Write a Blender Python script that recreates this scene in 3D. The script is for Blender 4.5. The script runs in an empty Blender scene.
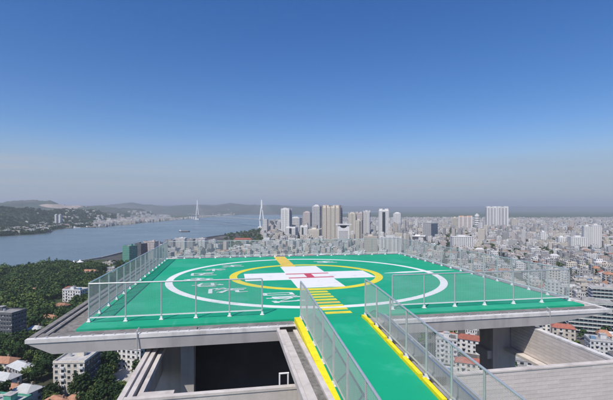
import bpy, bmesh, math, random
import numpy as np
from mathutils import Vector, noise
R = math.radians
rng = random.Random(7)

# ------------------------------------------------------------------ camera, world, sun
scene = bpy.context.scene
COL = scene.collection
CAMZ = 100.0                      # eye height above the streets
PAD_Z = CAMZ - 4.7                # helipad level
F, HY, CX = 409.0, 208.0, 306.5   # lens of the photograph in its own pixels
cam_d = bpy.data.cameras.new('camera')
cam = bpy.data.objects.new('camera', cam_d); COL.objects.link(cam)
cam_d.sensor_fit = 'HORIZONTAL'; cam_d.sensor_width = 36.0
cam_d.lens = 36.0 * F / 613.0
cam_d.shift_y = (HY - 200.0) / 613.0
cam_d.clip_start = 0.2; cam_d.clip_end = 120000
cam.location = (0, 0, CAMZ); cam.rotation_euler = (R(90), 0, 0)
scene.camera = cam

LDIR = Vector((0.556, 1.0, -1.6)).normalized()        # direction sunlight travels
ELEV = math.asin(-LDIR.z)
world = bpy.data.worlds.new('World'); scene.world = world; world.use_nodes = True
nt = world.node_tree; nt.nodes.clear()
wo = nt.nodes.new('ShaderNodeOutputWorld'); bg = nt.nodes.new('ShaderNodeBackground')
sky = nt.nodes.new('ShaderNodeTexSky'); sky.sky_type = 'NISHITA'; sky.sun_disc = False
sky.sun_elevation = ELEV
sky.sun_rotation = math.atan2(-LDIR.x, -LDIR.y)
sky.altitude = 100; sky.air_density = 1.0; sky.dust_density = 0.25; sky.ozone_density = 3.0
bg.inputs['Strength'].default_value = 0.122
def wn(kind, **kw):
    q = nt.nodes.new(kind)
    for k, v in kw.items(): setattr(q, k, v)
    return q
hsv = wn('ShaderNodeHueSaturation'); hsv.inputs['Hue'].default_value = 0.512; hsv.inputs['Saturation'].default_value = 1.36; nt.links.new(sky.outputs[0], hsv.inputs['Color'])
# thin bank of high haze lying along the whole horizon
wtc = wn('ShaderNodeTexCoord'); wsp = wn('ShaderNodeSeparateXYZ'); nt.links.new(wtc.outputs['Generated'], wsp.inputs[0])
wmp = wn('ShaderNodeMapping'); wmp.inputs['Scale'].default_value = (1.6, 1.6, 26.0); nt.links.new(wtc.outputs['Generated'], wmp.inputs[0])
wns = wn('ShaderNodeTexNoise'); wns.inputs['Scale'].default_value = 1.2; wns.inputs['Detail'].default_value = 6; nt.links.new(wmp.outputs[0], wns.inputs['Vector'])
wad = wn('ShaderNodeMath', operation='MULTIPLY_ADD'); wad.inputs[1].default_value = 0.06; nt.links.new(wns.outputs[0], wad.inputs[0]); nt.links.new(wsp.outputs[2], wad.inputs[2])
wmr = wn('ShaderNodeMapRange', interpolation_type='SMOOTHSTEP'); wmr.inputs[1].default_value = 0.215; wmr.inputs[2].default_value = 0.07; wmr.inputs[3].default_value = 0.0; wmr.inputs[4].default_value = 0.8
nt.links.new(wad.outputs[0], wmr.inputs[0])
wmx = wn('ShaderNodeMix', data_type='RGBA'); wmx.inputs[7].default_value = (2.75, 3.30, 4.25, 1)
nt.links.new(wmr.outputs[0], wmx.inputs[0]); nt.links.new(hsv.outputs[0], wmx.inputs[6])
# faint streaks of cloud riding on top of the haze bank
cns = wn('ShaderNodeTexNoise'); cns.inputs['Scale'].default_value = 1.5; cns.inputs['Detail'].default_value = 7; cmp_ = wn('ShaderNodeMapping'); cmp_.inputs['Scale'].default_value = (1.3, 1.3, 34.0); cmp_.inputs['Location'].default_value = (0.4, 0.1, 0.0)
nt.links.new(wtc.outputs['Generated'], cmp_.inputs[0]); nt.links.new(cmp_.outputs[0], cns.inputs['Vector'])
cm1 = wn('ShaderNodeMapRange', interpolation_type='SMOOTHSTEP'); cm1.inputs[1].default_value = 0.46; cm1.inputs[2].default_value = 0.68; nt.links.new(cns.outputs[0], cm1.inputs[0])
cm2 = wn('ShaderNodeMapRange', interpolation_type='SMOOTHSTEP'); cm2.inputs[1].default_value = 0.125; cm2.inputs[2].default_value = 0.085; nt.links.new(wsp.outputs[2], cm2.inputs[0])
cml = wn('ShaderNodeMath', operation='MULTIPLY'); nt.links.new(cm1.outputs[0], cml.inputs[0]); nt.links.new(cm2.outputs[0], cml.inputs[1])
cml2 = wn('ShaderNodeMath', operation='MULTIPLY'); cml2.inputs[1].default_value = 0.55; nt.links.new(cml.outputs[0], cml2.inputs[0])
cmx = wn('ShaderNodeMix', data_type='RGBA'); cmx.inputs[7].default_value = (4.0, 4.2, 4.7, 1)
nt.links.new(cml2.outputs[0], cmx.inputs[0]); nt.links.new(wmx.outputs[2], cmx.inputs[6])
nt.links.new(cmx.outputs[2], bg.inputs[0]); nt.links.new(bg.outputs[0], wo.inputs[0])

sd = bpy.data.lights.new('sun', 'SUN'); sd.energy = 4.6; sd.angle = R(0.53); sd.color = (1.0, 0.93, 0.83)
sun = bpy.data.objects.new('sun', sd); COL.objects.link(sun)
sun.rotation_euler = LDIR.to_track_quat('-Z', 'Y').to_euler(); sun.location = (-60, -60, 260)
scene.view_settings.view_transform = 'Standard'; scene.view_settings.look = 'None'
scene.view_settings.exposure = 0.0; scene.view_settings.gamma = 1.0

# ------------------------------------------------------------------ materials
MATS = {}
def mat(name, c, rough=0.7, var=0.12, scale=3.0, bump=0.0, bscale=40.0, metal=0.0, c2=None, stain=0.0, spec=0.3, rnd=0.0, chips=None):
    """procedural surface: two noise layers vary the base colour, optional streaks and bump"""
    if name in MATS: return MATS[name]
    m = bpy.data.materials.new(name); m.use_nodes = True; n = m.node_tree.nodes; l = m.node_tree.links
    b = n['Principled BSDF']; b.inputs['Roughness'].default_value = rough; b.inputs['Metallic'].default_value = metal
    b.inputs['Specular IOR Level'].default_value = spec
    tc = n.new('ShaderNodeTexCoord')
    ns = n.new('ShaderNodeTexNoise'); ns.inputs['Scale'].default_value = scale; ns.inputs['Detail'].default_value = 6; ns.inputs['Roughness'].default_value = 0.65
    l.new(tc.outputs['Object'], ns.inputs['Vector'])
    mx = n.new('ShaderNodeMix'); mx.data_type = 'RGBA'
    lo = c2 if c2 else tuple(v * (1 - var) for v in c); hi = c if c2 else tuple(min(1, v * (1 + var)) for v in c)
    mx.inputs[6].default_value = (*lo, 1); mx.inputs[7].default_value = (*hi, 1)
    rp = n.new('ShaderNodeMapRange'); rp.inputs[1].default_value = 0.32; rp.inputs[2].default_value = 0.68
    l.new(ns.outputs[0], rp.inputs[0]); l.new(rp.outputs[0], mx.inputs[0])
    out = mx.outputs[2]
    if stain > 0:
        mp = n.new('ShaderNodeMapping'); mp.inputs['Scale'].default_value = (2.2, 2.2, 0.25)
        l.new(tc.outputs['Object'], mp.inputs[0])
        n2 = n.new('ShaderNodeTexNoise'); n2.inputs['Scale'].default_value = 1.3; n2.inputs['Detail'].default_value = 5
        l.new(mp.outputs[0], n2.inputs['Vector'])
        r2 = n.new('ShaderNodeMapRange'); r2.inputs[1].default_value = 0.5; r2.inputs[2].default_value = 0.75; r2.inputs[4].default_value = stain
        l.new(n2.outputs[0], r2.inputs[0])
        m2 = n.new('ShaderNodeMix'); m2.data_type = 'RGBA'; m2.inputs[7].default_value = (0.07, 0.06, 0.05, 1)
        l.new(r2.outputs[0], m2.inputs[0]); l.new(out, m2.inputs[6]); out = m2.outputs[2]
    for ch in chips or ():                  # worn spots and scuffs: colour, noise scale (xyz), threshold, amount
        cm = n.new('ShaderNodeMapping'); cm.inputs['Scale'].default_value = ch[1]; cm.inputs['Rotation'].default_value = (0, 0, ch[4] if len(ch) > 4 else 0.0); l.new(tc.outputs['Object'], cm.inputs[0])
        cn = n.new('ShaderNodeTexNoise'); cn.inputs['Scale'].default_value = 1.0; cn.inputs['Detail'].default_value = 9; cn.inputs['Roughness'].default_value = 0.7; l.new(cm.outputs[0], cn.inputs['Vector'])
        cr_ = n.new('ShaderNodeMapRange'); cr_.inputs[1].default_value = ch[2]; cr_.inputs[2].default_value = ch[2] + 0.12; cr_.inputs[4].default_value = ch[3]; l.new(cn.outputs[0], cr_.inputs[0])
        cx_ = n.new('ShaderNodeMix'); cx_.data_type = 'RGBA'; cx_.inputs[7].default_value = (*ch[0], 1); l.new(cr_.outputs[0], cx_.inputs[0]); l.new(out, cx_.inputs[6]); out = cx_.outputs[2]
    if rnd > 0:
        oi = n.new('ShaderNodeObjectInfo'); hs = n.new('ShaderNodeHueSaturation')
        mr = n.new('ShaderNodeMapRange'); mr.inputs[3].default_value = 1 - rnd; mr.inputs[4].default_value = 1 + rnd
        l.new(oi.outputs['Random'], mr.inputs[0]); l.new(mr.outputs[0], hs.inputs['Value']); l.new(out, hs.inputs['Color']); out = hs.outputs[0]
    l.new(out, b.inputs['Base Color'])
    if bump > 0:
        nb = n.new('ShaderNodeTexNoise'); nb.inputs['Scale'].default_value = bscale; nb.inputs['Detail'].default_value = 4
        l.new(tc.outputs['Object'], nb.inputs['Vector'])
        bp = n.new('ShaderNodeBump'); bp.inputs['Strength'].default_value = bump; bp.inputs['Distance'].default_value = 0.02
        l.new(nb.outputs[0], bp.inputs['Height']); l.new(bp.outputs[0], b.inputs['Normal'])
    MATS[name] = m
    return m

M_green = mat('green_deck_coating', (0.008, 0.345, 0.18), 0.6, 0.10, 0.35, 0.15, 60, spec=0.35, chips=[((0.06,0.40,0.27),(.25,.25,.25),.50,.55),((0.05,0.20,0.13),(.18,2.4,1),.60,.45,.5),((0.12,0.42,0.32),(2.2,.16,1),.60,.35,-.3),((0.03,0.16,0.10),(1.1,1.1,1.1),.64,.5)])
M_rampgreen = mat('green_ramp_coating', (0.006, 0.355, 0.185), 0.55, 0.06, 0.5, 0.1, 60, chips=[((0.05,0.22,0.14),(2.6,.3,1),.58,.4),((0.06,0.42,0.28),(.5,.5,.5),.52,.5),((0.03,0.18,0.11),(1.6,1.6,1.6),.64,.5)])
M_whitep = mat('white_marking_paint', (0.80, 0.80, 0.78), 0.5, 0.05, 2.0, chips=[((0.45,0.50,0.46),(.9,.9,.9),.55,.55),((0.03, 0.30, 0.17),(7,7,7),.64,.7)])
M_yellow = mat('yellow_marking_paint', (0.78, 0.66, 0.035), 0.5, 0.08, 1.5, chips=[((0.50,0.48,0.10),(.8,.8,.8),.55,.6),((0.03, 0.30, 0.17),(6,6,6),.63,.7)])
M_ochre = mat('ochre_marking_paint', (0.72, 0.52, 0.09), 0.55, 0.1, 1.2)
M_redp = mat('red_marking_paint', (0.55, 0.07, 0.10), 0.5, 0.1, 2.0)
M_wornw = mat('worn_white_paint', (0.60, 0.70, 0.66), 0.55, 0.12, 2.0, chips=[((0.03, 0.30, 0.17),(3,3,3),.55,.7)])
M_ykerb = mat('yellow_kerb_paint', (0.82, 0.70, 0.02), 0.55, 0.12, 4.0, 0.2, 30, chips=[((0.30,0.27,0.16),(2.5,2.5,2.5),.60,.7),((0.35,0.33,0.30),(11,11,11),.66,.8)])
M_conc = mat('pale_concrete', (0.57, 0.525, 0.485), 0.85, 0.14, 1.2, 0.25, 25, stain=0.25)
M_concw = mat('white_painted_rim', (0.64, 0.62, 0.60), 0.75, 0.14, 2.0, 0.2, 30, stain=0.32)
M_fascia = mat('grey_slab_concrete', (0.47, 0.445, 0.43), 0.85, 0.10, 0.8, 0.2, 25, stain=0.22)
M_gutter = mat('grimy_gutter_concrete', (0.20, 0.19, 0.175), 0.95, 0.4, 6.0, 0.5, 30)
M_tile = mat('pale_wall_tile', (0.64, 0.585, 0.545), 0.6, 0.10, 3.0, 0.05, 30, rnd=0.06)
M_joint = mat('tile_joint', (0.50, 0.455, 0.42), 0.9, 0.1)
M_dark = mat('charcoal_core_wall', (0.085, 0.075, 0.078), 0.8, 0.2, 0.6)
M_col = mat('column_concrete', (0.54, 0.475, 0.445), 0.9, 0.12, 0.8, stain=0.2)
M_felt = mat('dark_roof_felt', (0.07, 0.068, 0.066), 0.95, 0.3, 0.8)
M_steel = mat('galvanised_steel', (0.62, 0.63, 0.64), 0.38, 0.08, 8.0, metal=0.55, spec=0.5)
M_wire = mat('galvanised_wire', (0.50, 0.51, 0.52), 0.5, 0.05, 8.0, metal=0.2)
M_shoe = mat('white_post_shoe', (0.78, 0.78, 0.77), 0.5, 0.06, 5.0)
M_plate = mat('grey_cover_sheet', (0.33, 0.34, 0.35), 0.6, 0.2, 2.5, 0.1, 20, metal=0.2)
M_weath = mat('weathered_dark_rim', (0.21, 0.20, 0.19), 0.9, 0.3, 3.0, 0.3, 25)
M_dgap = mat('painted_gap_dark', (0.02, 0.02, 0.02), 0.9, 0.1)

# ------------------------------------------------------------------ mesh helpers
class MB:
    def __init__(s): s.v = []; s.f = []; s.m = []
    def add(s, vs, fs, mi=0):
        o = len(s.v); s.v += [tuple(p) for p in vs]; s.f += [tuple(o + i for i in f) for f in fs]; s.m += [mi] * len(fs)
    def box(s, x0, x1, y0, y1, z0, z1, mi=0):
        s.add([(x0,y0,z0),(x1,y0,z0),(x1,y1,z0),(x0,y1,z0),(x0,y0,z1),(x1,y0,z1),(x1,y1,z1),(x0,y1,z1)],
              [(0,3,2,1),(4,5,6,7),(0,1,5,4),(1,2,6,5),(2,3,7,6),(3,0,4,7)], mi)
    def hexa(s, a, b, mi=0):          # bottom ring a (4 points), top ring b (4 points)
        s.add(list(a) + list(b), [(0,3,2,1),(4,5,6,7),(0,1,5,4),(1,2,6,5),(2,3,7,6),(3,0,4,7)], mi)
    def bar(s, p, q, r, n=4, r2=None, mi=0, caps=True):
        p = Vector(p); q = Vector(q); d = (q - p).normalized(); r2 = r if r2 is None else r2
        a = Vector((0,0,1)) if abs(d.z) < 0.9 else Vector((1,0,0))
        x = d.cross(a).normalized(); y = d.cross(x)
        ring = [(math.cos(2*math.pi*(k+0.5)/n), math.sin(2*math.pi*(k+0.5)/n)) for k in range(n)]
        vs = [p + x*c*r + y*t*r for c, t in ring] + [q + x*c*r2 + y*t*r2 for c, t in ring]
        fs = [(k, (k+1) % n, n + (k+1) % n, n + k) for k in range(n)]
        if caps and n > 3: fs += [tuple(range(n-1, -1, -1)), tuple(range(n, 2*n))]
        s.add(vs, fs, mi)
    def prism(s, poly, z0, z1, mi=0):
        n = len(poly)
        s.add([(x,y,z0) for x,y in poly] + [(x,y,z1) for x,y in poly],
              [tuple(range(n-1,-1,-1)), tuple(range(n,2*n))] + [(k,(k+1)%n,n+(k+1)%n,n+k) for k in range(n)], mi)
    def ring(s, cx, cy, r0, r1, z0, z1, n=128, mi=0):
        vs = []; fs = []
        for k in range(n):
            a = 2*math.pi*k/n; c, t = math.cos(a), math.sin(a)
            vs += [(cx+c*r0,cy+t*r0,z0),(cx+c*r1,cy+t*r1,z0),(cx+c*r0,cy+t*r0,z1),(cx+c*r1,cy+t*r1,z1)]
        for k in range(n):
            a = 4*k; b = 4*((k+1) % n)
            fs += [(a+2,a+3,b+3,b+2),(a+1,b+1,b+3,a+3),(b,a,a+2,b+2)]
        s.add(vs, fs, mi)
    def mesh(s, name, mats):
        me = bpy.data.meshes.new(name); me.from_pydata(s.v, [], s.f)
        for m in (mats if isinstance(mats, (list, tuple)) else [mats]): me.materials.append(m)
        if any(s.m): me.polygons.foreach_set('material_index', s.m)
        me.update(); return me
    def build(s, name, mats, parent=None, **kw):
        return link(name, s.mesh(name, mats), parent, **kw)

def link(name, me, parent=None, loc=None, rz=None, kind=None, label=None, cat=None, group=None):
    o = bpy.data.objects.new(name, me); COL.objects.link(o)
    if parent: o.parent = parent
    if loc is not None: o.location = loc
    if rz is not None: o.rotation_euler = (0, 0, rz)
    if kind: o['kind'] = kind
    if label: o['label'] = label
    if cat: o['category'] = cat
    if group: o['group'] = group
    return o
def thing(name, label, cat, loc=(0,0,0), rz=0.0, group=None):
    o = link(name, None, None, loc, rz, None, label, cat, group); o.empty_display_size = 0.3; return o
def copy_tree(src, parent=None):
    c = src.copy(); COL.objects.link(c)
    if parent is not None: c.parent = parent
    for ch in src.children: copy_tree(ch, c)
    return c

# ------------------------------------------------------------------ places
PA = R(10.4)
PC = (0.139, 28.479)                                  # middle of the pad, seen from the eye
def T(u, v, z=0.0):                                   # pad frame -> world
    return (PC[0] + u*math.cos(PA) - v*math.sin(PA), PC[1] + u*math.sin(PA) + v*math.cos(PA), PAD_Z + z)
def gw(x, y, z=0.0):                                  # ground point seen at photo pixel
    d = (CAMZ - z) * F / (y - HY); return ((x - CX) / F * d, d)

# ------------------------------------------------------------------ ground, river, hills
def sheet_mat(name, cols, scales, rough=0.95):
    m = bpy.data.materials.new(name); m.use_nodes = True; n = m.node_tree.nodes; l = m.node_tree.links
    b = n['Principled BSDF']; b.inputs['Roughness'].default_value = rough; b.inputs['Specular IOR Level'].default_value = 0.1
    tc = n.new('ShaderNodeTexCoord')
    vo = n.new('ShaderNodeTexVoronoi'); vo.inputs['Scale'].default_value = scales[0]; l.new(tc.outputs['Object'], vo.inputs['Vector'])
    sep = n.new('ShaderNodeSeparateColor'); l.new(vo.outputs['Color'], sep.inputs[0])
    cr = n.new('ShaderNodeValToRGB'); cr.color_ramp.elements.remove(cr.color_ramp.elements[0])
    cr.color_ramp.elements[0].position = 0.0; cr.color_ramp.elements[0].color = (*cols[0], 1)
    for k, c in enumerate(cols[1:]):
        e = cr.color_ramp.elements.new((k + 1) / (len(cols) - 1)); e.color = (*c, 1)
    l.new(sep.outputs[0], cr.inputs[0])
    ns = n.new('ShaderNodeTexNoise'); ns.inputs['Scale'].default_value = scales[1]; ns.inputs['Detail'].default_value = 8; ns.inputs['Roughness'].default_value = 0.7
    l.new(tc.outputs['Object'], ns.inputs['Vector'])
    mr = n.new('ShaderNodeMapRange'); mr.inputs[1].default_value = 0.3; mr.inputs[2].default_value = 0.7; mr.inputs[3].default_value = 0.55; mr.inputs[4].default_value = 1.4
    l.new(ns.outputs[0], mr.inputs[0])
    mu = n.new('ShaderNodeMix'); mu.data_type = 'RGBA'; mu.blend_type = 'MULTIPLY'; mu.inputs[0].default_value = 1
    l.new(cr.outputs[0], mu.inputs[6]); l.new(mr.outputs[0], mu.inputs[7]); l.new(mu.outputs[2], b.inputs['Base Color'])
    return m
M_plain = sheet_mat('far_fields', [(0.05,0.085,0.04),(0.085,0.12,0.05),(0.06,0.10,0.05),(0.13,0.13,0.08),(0.045,0.075,0.04)], (0.0035, 0.006))
M_city = sheet_mat('street_surface', [(0.08,0.08,0.078),(0.13,0.125,0.12),(0.06,0.06,0.06),(0.10,0.10,0.095),(0.05,0.065,0.04)], (0.02, 0.03))
M_parkg = sheet_mat('park_soil', [(0.035,0.055,0.022),(0.05,0.07,0.03),(0.07,0.07,0.045)], (0.05, 0.05))
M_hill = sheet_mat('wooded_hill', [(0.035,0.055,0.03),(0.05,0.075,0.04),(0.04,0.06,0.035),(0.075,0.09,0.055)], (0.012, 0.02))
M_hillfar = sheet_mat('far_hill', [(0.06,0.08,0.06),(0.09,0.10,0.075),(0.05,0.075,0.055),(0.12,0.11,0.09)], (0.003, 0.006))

g = MB(); S = 42000
g.add([(-S,-S,0),(S,-S,0),(S,S,0),(-S,S,0)], [(0,1,2,3)])
g.build('ground', M_plain, kind='structure')

def sheet(name, pts, z, m):
    b = MB(); n = len(pts); b.add([(x,y,z) for x,y in pts], [tuple(range(n))])
    me = b.mesh(name, m)
    if me.polygons[0].normal.z < 0: me.flip_normals()
    return link(name, me, kind='structure')
near_shore = [(-90,282),(0,271.5),(30,268.5),(60,265),(100,258.5),(130,251),(165,244),(215,236.5),(247,232.5),(268,226.5),(280,222.5),(291,219.5),(300,217.4),(318,215.2),(345,213.3),(380,212.0)]
far_shore = [(-90,241),(0,236.6),(28,235),(45,233.6),(58,229.5),(75,227.6),(100,227.0),(120,225.2),(145,222.6),(170,220.6),(200,218.0),(222,216.0),(246,214.6),(280,213.2),(320,212.1),(380,211.3)]
NS = [gw(*p) for p in near_shore]; FS = [gw(*p) for p in far_shore]
M_water = bpy.data.materials.new('river_water'); M_water.use_nodes = True
_n = M_water.node_tree.nodes; _l = M_water.node_tree.links; _b = _n['Principled BSDF']
_b.inputs['Base Color'].default_value = (0.125, 0.175, 0.195, 1); _b.inputs['Roughness'].default_value = 0.22; _b.inputs['IOR'].default_value = 1.33
_tc = _n.new('ShaderNodeTexCoord'); _nz = _n.new('ShaderNodeTexNoise'); _nz.inputs['Scale'].default_value = 0.09; _nz.inputs['Detail'].default_value = 8
_l.new(_tc.outputs['Object'], _nz.inputs['Vector'])
_bp = _n.new('ShaderNodeBump'); _bp.inputs['Strength'].default_value = 0.5; _bp.inputs['Distance'].default_value = 1.6
_l.new(_nz.outputs[0], _bp.inputs['Height']); _l.new(_bp.outputs[0], _b.inputs['Normal'])
_n2 = _n.new('ShaderNodeTexNoise'); _n2.inputs['Scale'].default_value = 0.0035; _n2.inputs['Detail'].default_value = 5; _l.new(_tc.outputs['Object'], _n2.inputs['Vector'])
_m2 = _n.new('ShaderNodeMapRange'); _m2.inputs[1].default_value = 0.35; _m2.inputs[2].default_value = 0.65; _m2.inputs[3].default_value = 0.17; _m2.inputs[4].default_value = 0.30
_l.new(_n2.outputs[0], _m2.inputs[0]); _l.new(_m2.outputs[0], _b.inputs['Roughness'])
ob = sheet('river', NS + FS[::-1], 0.12, M_water)
# city land: from the near shore round to the right; park in front of it on the left
far_edge = [gw(660,218.6), gw(560,219.2), gw(470,219.0), gw(420,218.4), gw(380,217.2), gw(345,216.4), gw(318,216.6)]
land = NS[1:14] + far_edge[::-1] + [(900, 200), (400, -60), (-400, -60), (-600, 400)]
sheet('city_ground', land, 0.06, M_city)
park = [gw(-60,279)] + [gw(x,y+0.9) for x,y in ((0,271.5),(30,268.5),(60,265),(100,258.5))] + [gw(132,262), gw(175,300), gw(175,400), (-60,120), (-420,120)]
sheet('park_ground', park, 0.10, M_parkg)
# embankment wall along the city bank
em = MB()
for a, b in zip(NS[1:13], NS[2:14]):
    a = Vector(a); b = Vector(b); d = (b-a).normalized(); nrm = Vector((d.y,-d.x))*4
    em.hexa([(a.x,a.y,0.0),(b.x,b.y,0.0),(b.x+nrm.x,b.y+nrm.y,0.0),(a.x+nrm.x,a.y+nrm.y,0.0)],
            [(a.x,a.y,3.0),(b.x,b.y,3.0),(b.x+nrm.x,b.y+nrm.y,3.2),(a.x+nrm.x,a.y+nrm.y,3.2)])
em.build('river_embankment', mat('embankment_stone', (0.33,0.32,0.30), 0.9, 0.2, 0.05), kind='structure')

def interp(pts, x):
    for (x0,y0),(x1,y1) in zip(pts, pts[1:]):
        if x0 <= x <= x1:
            t = (x-x0)/(x1-x0); t = t*t*(3-2*t); return y0 + (y1-y0)*t
    return pts[0][1] if x < pts[0][0] else pts[-1][1]
HILLS = []
def ridge(name, D, width, crest, m, step, rough, seed):
    """a range of hills: rows run across the view, height falls off to both sides of the crest; crest = (photo x, photo y of the crest, its distance)"""
    if len(crest[0]) == 2: crest = [(x, y, D) for x, y in crest]
    cy_ = [(c[0], c[1]) for c in crest]; cd_ = [(c[0], c[2]) for c in crest]
    xs = np.arange(crest[0][0], crest[-1][0] + 0.01, step); rows = np.linspace(-1, 1, 27)
    def height(x, r):
        D_ = interp(cd_, x); lat = (x - CX)/F*D_; yy = D_ + r*width
        h = max(2.0, CAMZ + (HY - interp(cy_, x))*D_/F)
        edge = max(0.0, min(1.0, (x-crest[0][0])/25.0, (crest[-1][0]-x)/25.0)); edge = edge*edge*(3-2*edge)
        k = 1 - abs(r); prof = k*k*(3-2*k)
        n1 = noise.fractal(Vector((lat*0.0022+seed, yy*0.0022, seed)), 0.9, 2.0, 6)
        n2 = noise.fractal(Vector((lat*0.012+seed, yy*0.012, seed)), 0.8, 2.0, 4)
        z = (h*prof*(1 + rough*n1*(0.25+0.75*abs(r))) + 7*n2*min(1, k*3))*edge
        return max(z, 0.0) - (3.0 if k < 0.02 or edge < 0.01 else 0.0), yy
    vs = []; fs = []; nx = len(xs); nr = len(rows)
    for x in xs:
        for r in rows:
            z, yy = height(x, r); vs.append(((x-CX)/F*yy, yy, z))
    for i in range(nx-1):
        for j in range(nr-1):
            a = i*nr+j; fs.append((a, a+nr, a+nr+1, a+1))
    def at(X, Y):
        x = CX + X/Y*F
        if not crest[0][0] < x < crest[-1][0]: return 0.0
        r = (Y - interp(cd_, x))/width
        return max(0.0, height(x, r)[0]) if abs(r) < 1 else 0.0
    HILLS.append(at)
    b = MB(); b.add(vs, fs); o = b.build(name, m, kind='structure')
    for p in o.data.polygons: p.use_smooth = True
    return o
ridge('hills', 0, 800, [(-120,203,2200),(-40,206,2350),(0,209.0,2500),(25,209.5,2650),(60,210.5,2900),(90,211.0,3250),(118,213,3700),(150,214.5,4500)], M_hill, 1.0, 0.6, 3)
# hill with the quarry scar: bare earth where the slope was cut
M_scar = M_hillfar.copy(); M_scar.name = 'quarried_hill'
_n = M_scar.node_tree.nodes; _l = M_scar.node_tree.links; _b = _n['Principled BSDF']
_src = _b.inputs['Base Color'].links[0].from_socket
_tc = _n.new('ShaderNodeTexCoord'); _sp = _n.new('ShaderNodeSeparateXYZ'); _l.new(_tc.outputs['Object'], _sp.inputs[0])
_ns = _n.new('ShaderNodeTexNoise'); _ns.inputs['Scale'].default_value = 0.006; _ns.inputs['Detail'].default_value = 6; _l.new(_tc.outputs['Object'], _ns.inputs['Vector'])
def mnode(nodes, links, op, a, b):
    q = nodes.new('ShaderNodeMath'); q.operation = op
    for i, s in enumerate((a, b)):
        if isinstance(s, (int, float)): q.inputs[i].default_value = s
        else: links.new(s, q.inputs[i])
    return q.outputs[0]
_cx = -2560.0
_dx = mnode(_n,_l,'DIVIDE', mnode(_n,_l,'SUBTRACT', _sp.outputs[0], _cx), 175.0)
_dz = mnode(_n,_l,'DIVIDE', mnode(_n,_l,'SUBTRACT', mnode(_n,_l,'ADD', _sp.outputs[2], mnode(_n,_l,'MULTIPLY', _dx, 22.0)), 118.0), 15.0)
_rr = mnode(_n,_l,'ADD', mnode(_n,_l,'MULTIPLY', _dx,_dx), mnode(_n,_l,'MULTIPLY', _dz,_dz))
_rr = mnode(_n,_l,'ADD', _rr, mnode(_n,_l,'MULTIPLY', mnode(_n,_l,'SUBTRACT', _ns.outputs[0], 0.5), 3.0))
_mk = _n.new('ShaderNodeMapRange'); _mk.inputs[1].default_value = 0.8; _mk.inputs[2].default_value = 1.1; _mk.inputs[3].default_value = 1; _mk.inputs[4].default_value = 0
_l.new(_rr, _mk.inputs[0])
_mx = _n.new('ShaderNodeMix'); _mx.data_type = 'RGBA'; _mx.inputs[7].default_value = (0.40,0.33,0.28,1)
_l.new(_mk.outputs[0], _mx.inputs[0]); _l.new(_src, _mx.inputs[6]); _l.new(_mx.outputs[2], _b.inputs['Base Color'])
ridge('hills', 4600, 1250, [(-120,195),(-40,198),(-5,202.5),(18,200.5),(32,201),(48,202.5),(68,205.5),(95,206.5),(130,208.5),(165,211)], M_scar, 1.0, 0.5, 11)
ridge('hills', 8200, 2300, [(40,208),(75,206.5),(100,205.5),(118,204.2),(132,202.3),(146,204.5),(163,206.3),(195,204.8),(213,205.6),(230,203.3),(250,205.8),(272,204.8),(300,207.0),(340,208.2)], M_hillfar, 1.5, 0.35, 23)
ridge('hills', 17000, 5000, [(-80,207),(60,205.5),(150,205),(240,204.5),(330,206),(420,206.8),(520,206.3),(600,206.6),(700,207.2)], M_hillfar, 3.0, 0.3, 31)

# ------------------------------------------------------------------ the tower that carries the pad
tw = thing('tower_building', 'pale concrete tower top with open roof frames carrying the green helipad', 'building', T(0,0,-PAD_Z + 0.0), PA)
ZP = PAD_Z
def P(mb, name, m, parent=tw, **kw): return mb.build(name, m, parent, **kw)
b = MB(); b.box(-8.45, 8.45, -34, 9.2, 0.2, ZP-9.0); P(b, 'tower_body', M_conc)
b = MB(); b.box(-8.40, 8.40, -33.9, 9.1, ZP-9.0, ZP-8.9); P(b, 'terrace_floor', M_felt)
for (u, v) in ((-8.0,-9.3),(8.0,-9.3),(-8.0,6.5),(8.0,6.5),(-1.2,6.5)):
    b = MB(); b.box(u-0.62, u+0.62, v-0.55, v+0.55, ZP-8.9, ZP-0.62); P(b, 'column', M_col)
b = MB(); b.box(7.15, 7.38, -9.75, -8.75, ZP-2.75, ZP-2.35); P(b, 'corbel', M_col)
b = MB(); b.box(-7.32, -6.80, -10.6, -9.9, ZP-8.9, ZP-0.62); P(b, 'column', M_fascia)
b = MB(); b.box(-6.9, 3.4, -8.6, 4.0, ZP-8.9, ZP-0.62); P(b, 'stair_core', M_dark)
# frame walls clad in tile courses: body, then tiles on the lit faces
CZ0, CZ1 = ZP-2.25, ZP-0.80
def cladding(u0, u1, v, parent, axis, out, z0, z1, tw_=0.9, th=0.145):
    """courses of pale tiles on a wall face: one object for each tile, sharing meshes by size"""
    n = int(round((u1-u0)/tw_)); w = (u1-u0)/n; rows = int(round((z1-z0)/th)); hh = (z1-z0)/rows
    cache = {}
    for r in range(rows):
        off = (r % 2)*0.5*w
        edges = [u0] + [u0 + off + k*w for k in range(0 if off else 1, n)] + [u1]
        for a, c in zip(edges, edges[1:]):
            if c-a < 0.02: continue
            key = round(c-a, 3)
            if key not in cache:
                m = MB(); e = 0.004; L = c-a
                if axis == 'u': m.box(-L/2+e, L/2-e, -0.012, 0.012, -hh/2+e, hh/2-e)
                else: m.box(-0.012, 0.012, -L/2+e, L/2-e, -hh/2+e, hh/2-e)
                cache[key] = m.mesh('tile', M_tile)
            p = ((a+c)/2, v + out*rng.uniform(0.010,0.014), z0+(r+0.5)*hh) if axis == 'u' else (v + out*rng.uniform(0.010,0.014), (a+c)/2, z0+(r+0.5)*hh)
            link('tile', cache[key], parent, p)
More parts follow.
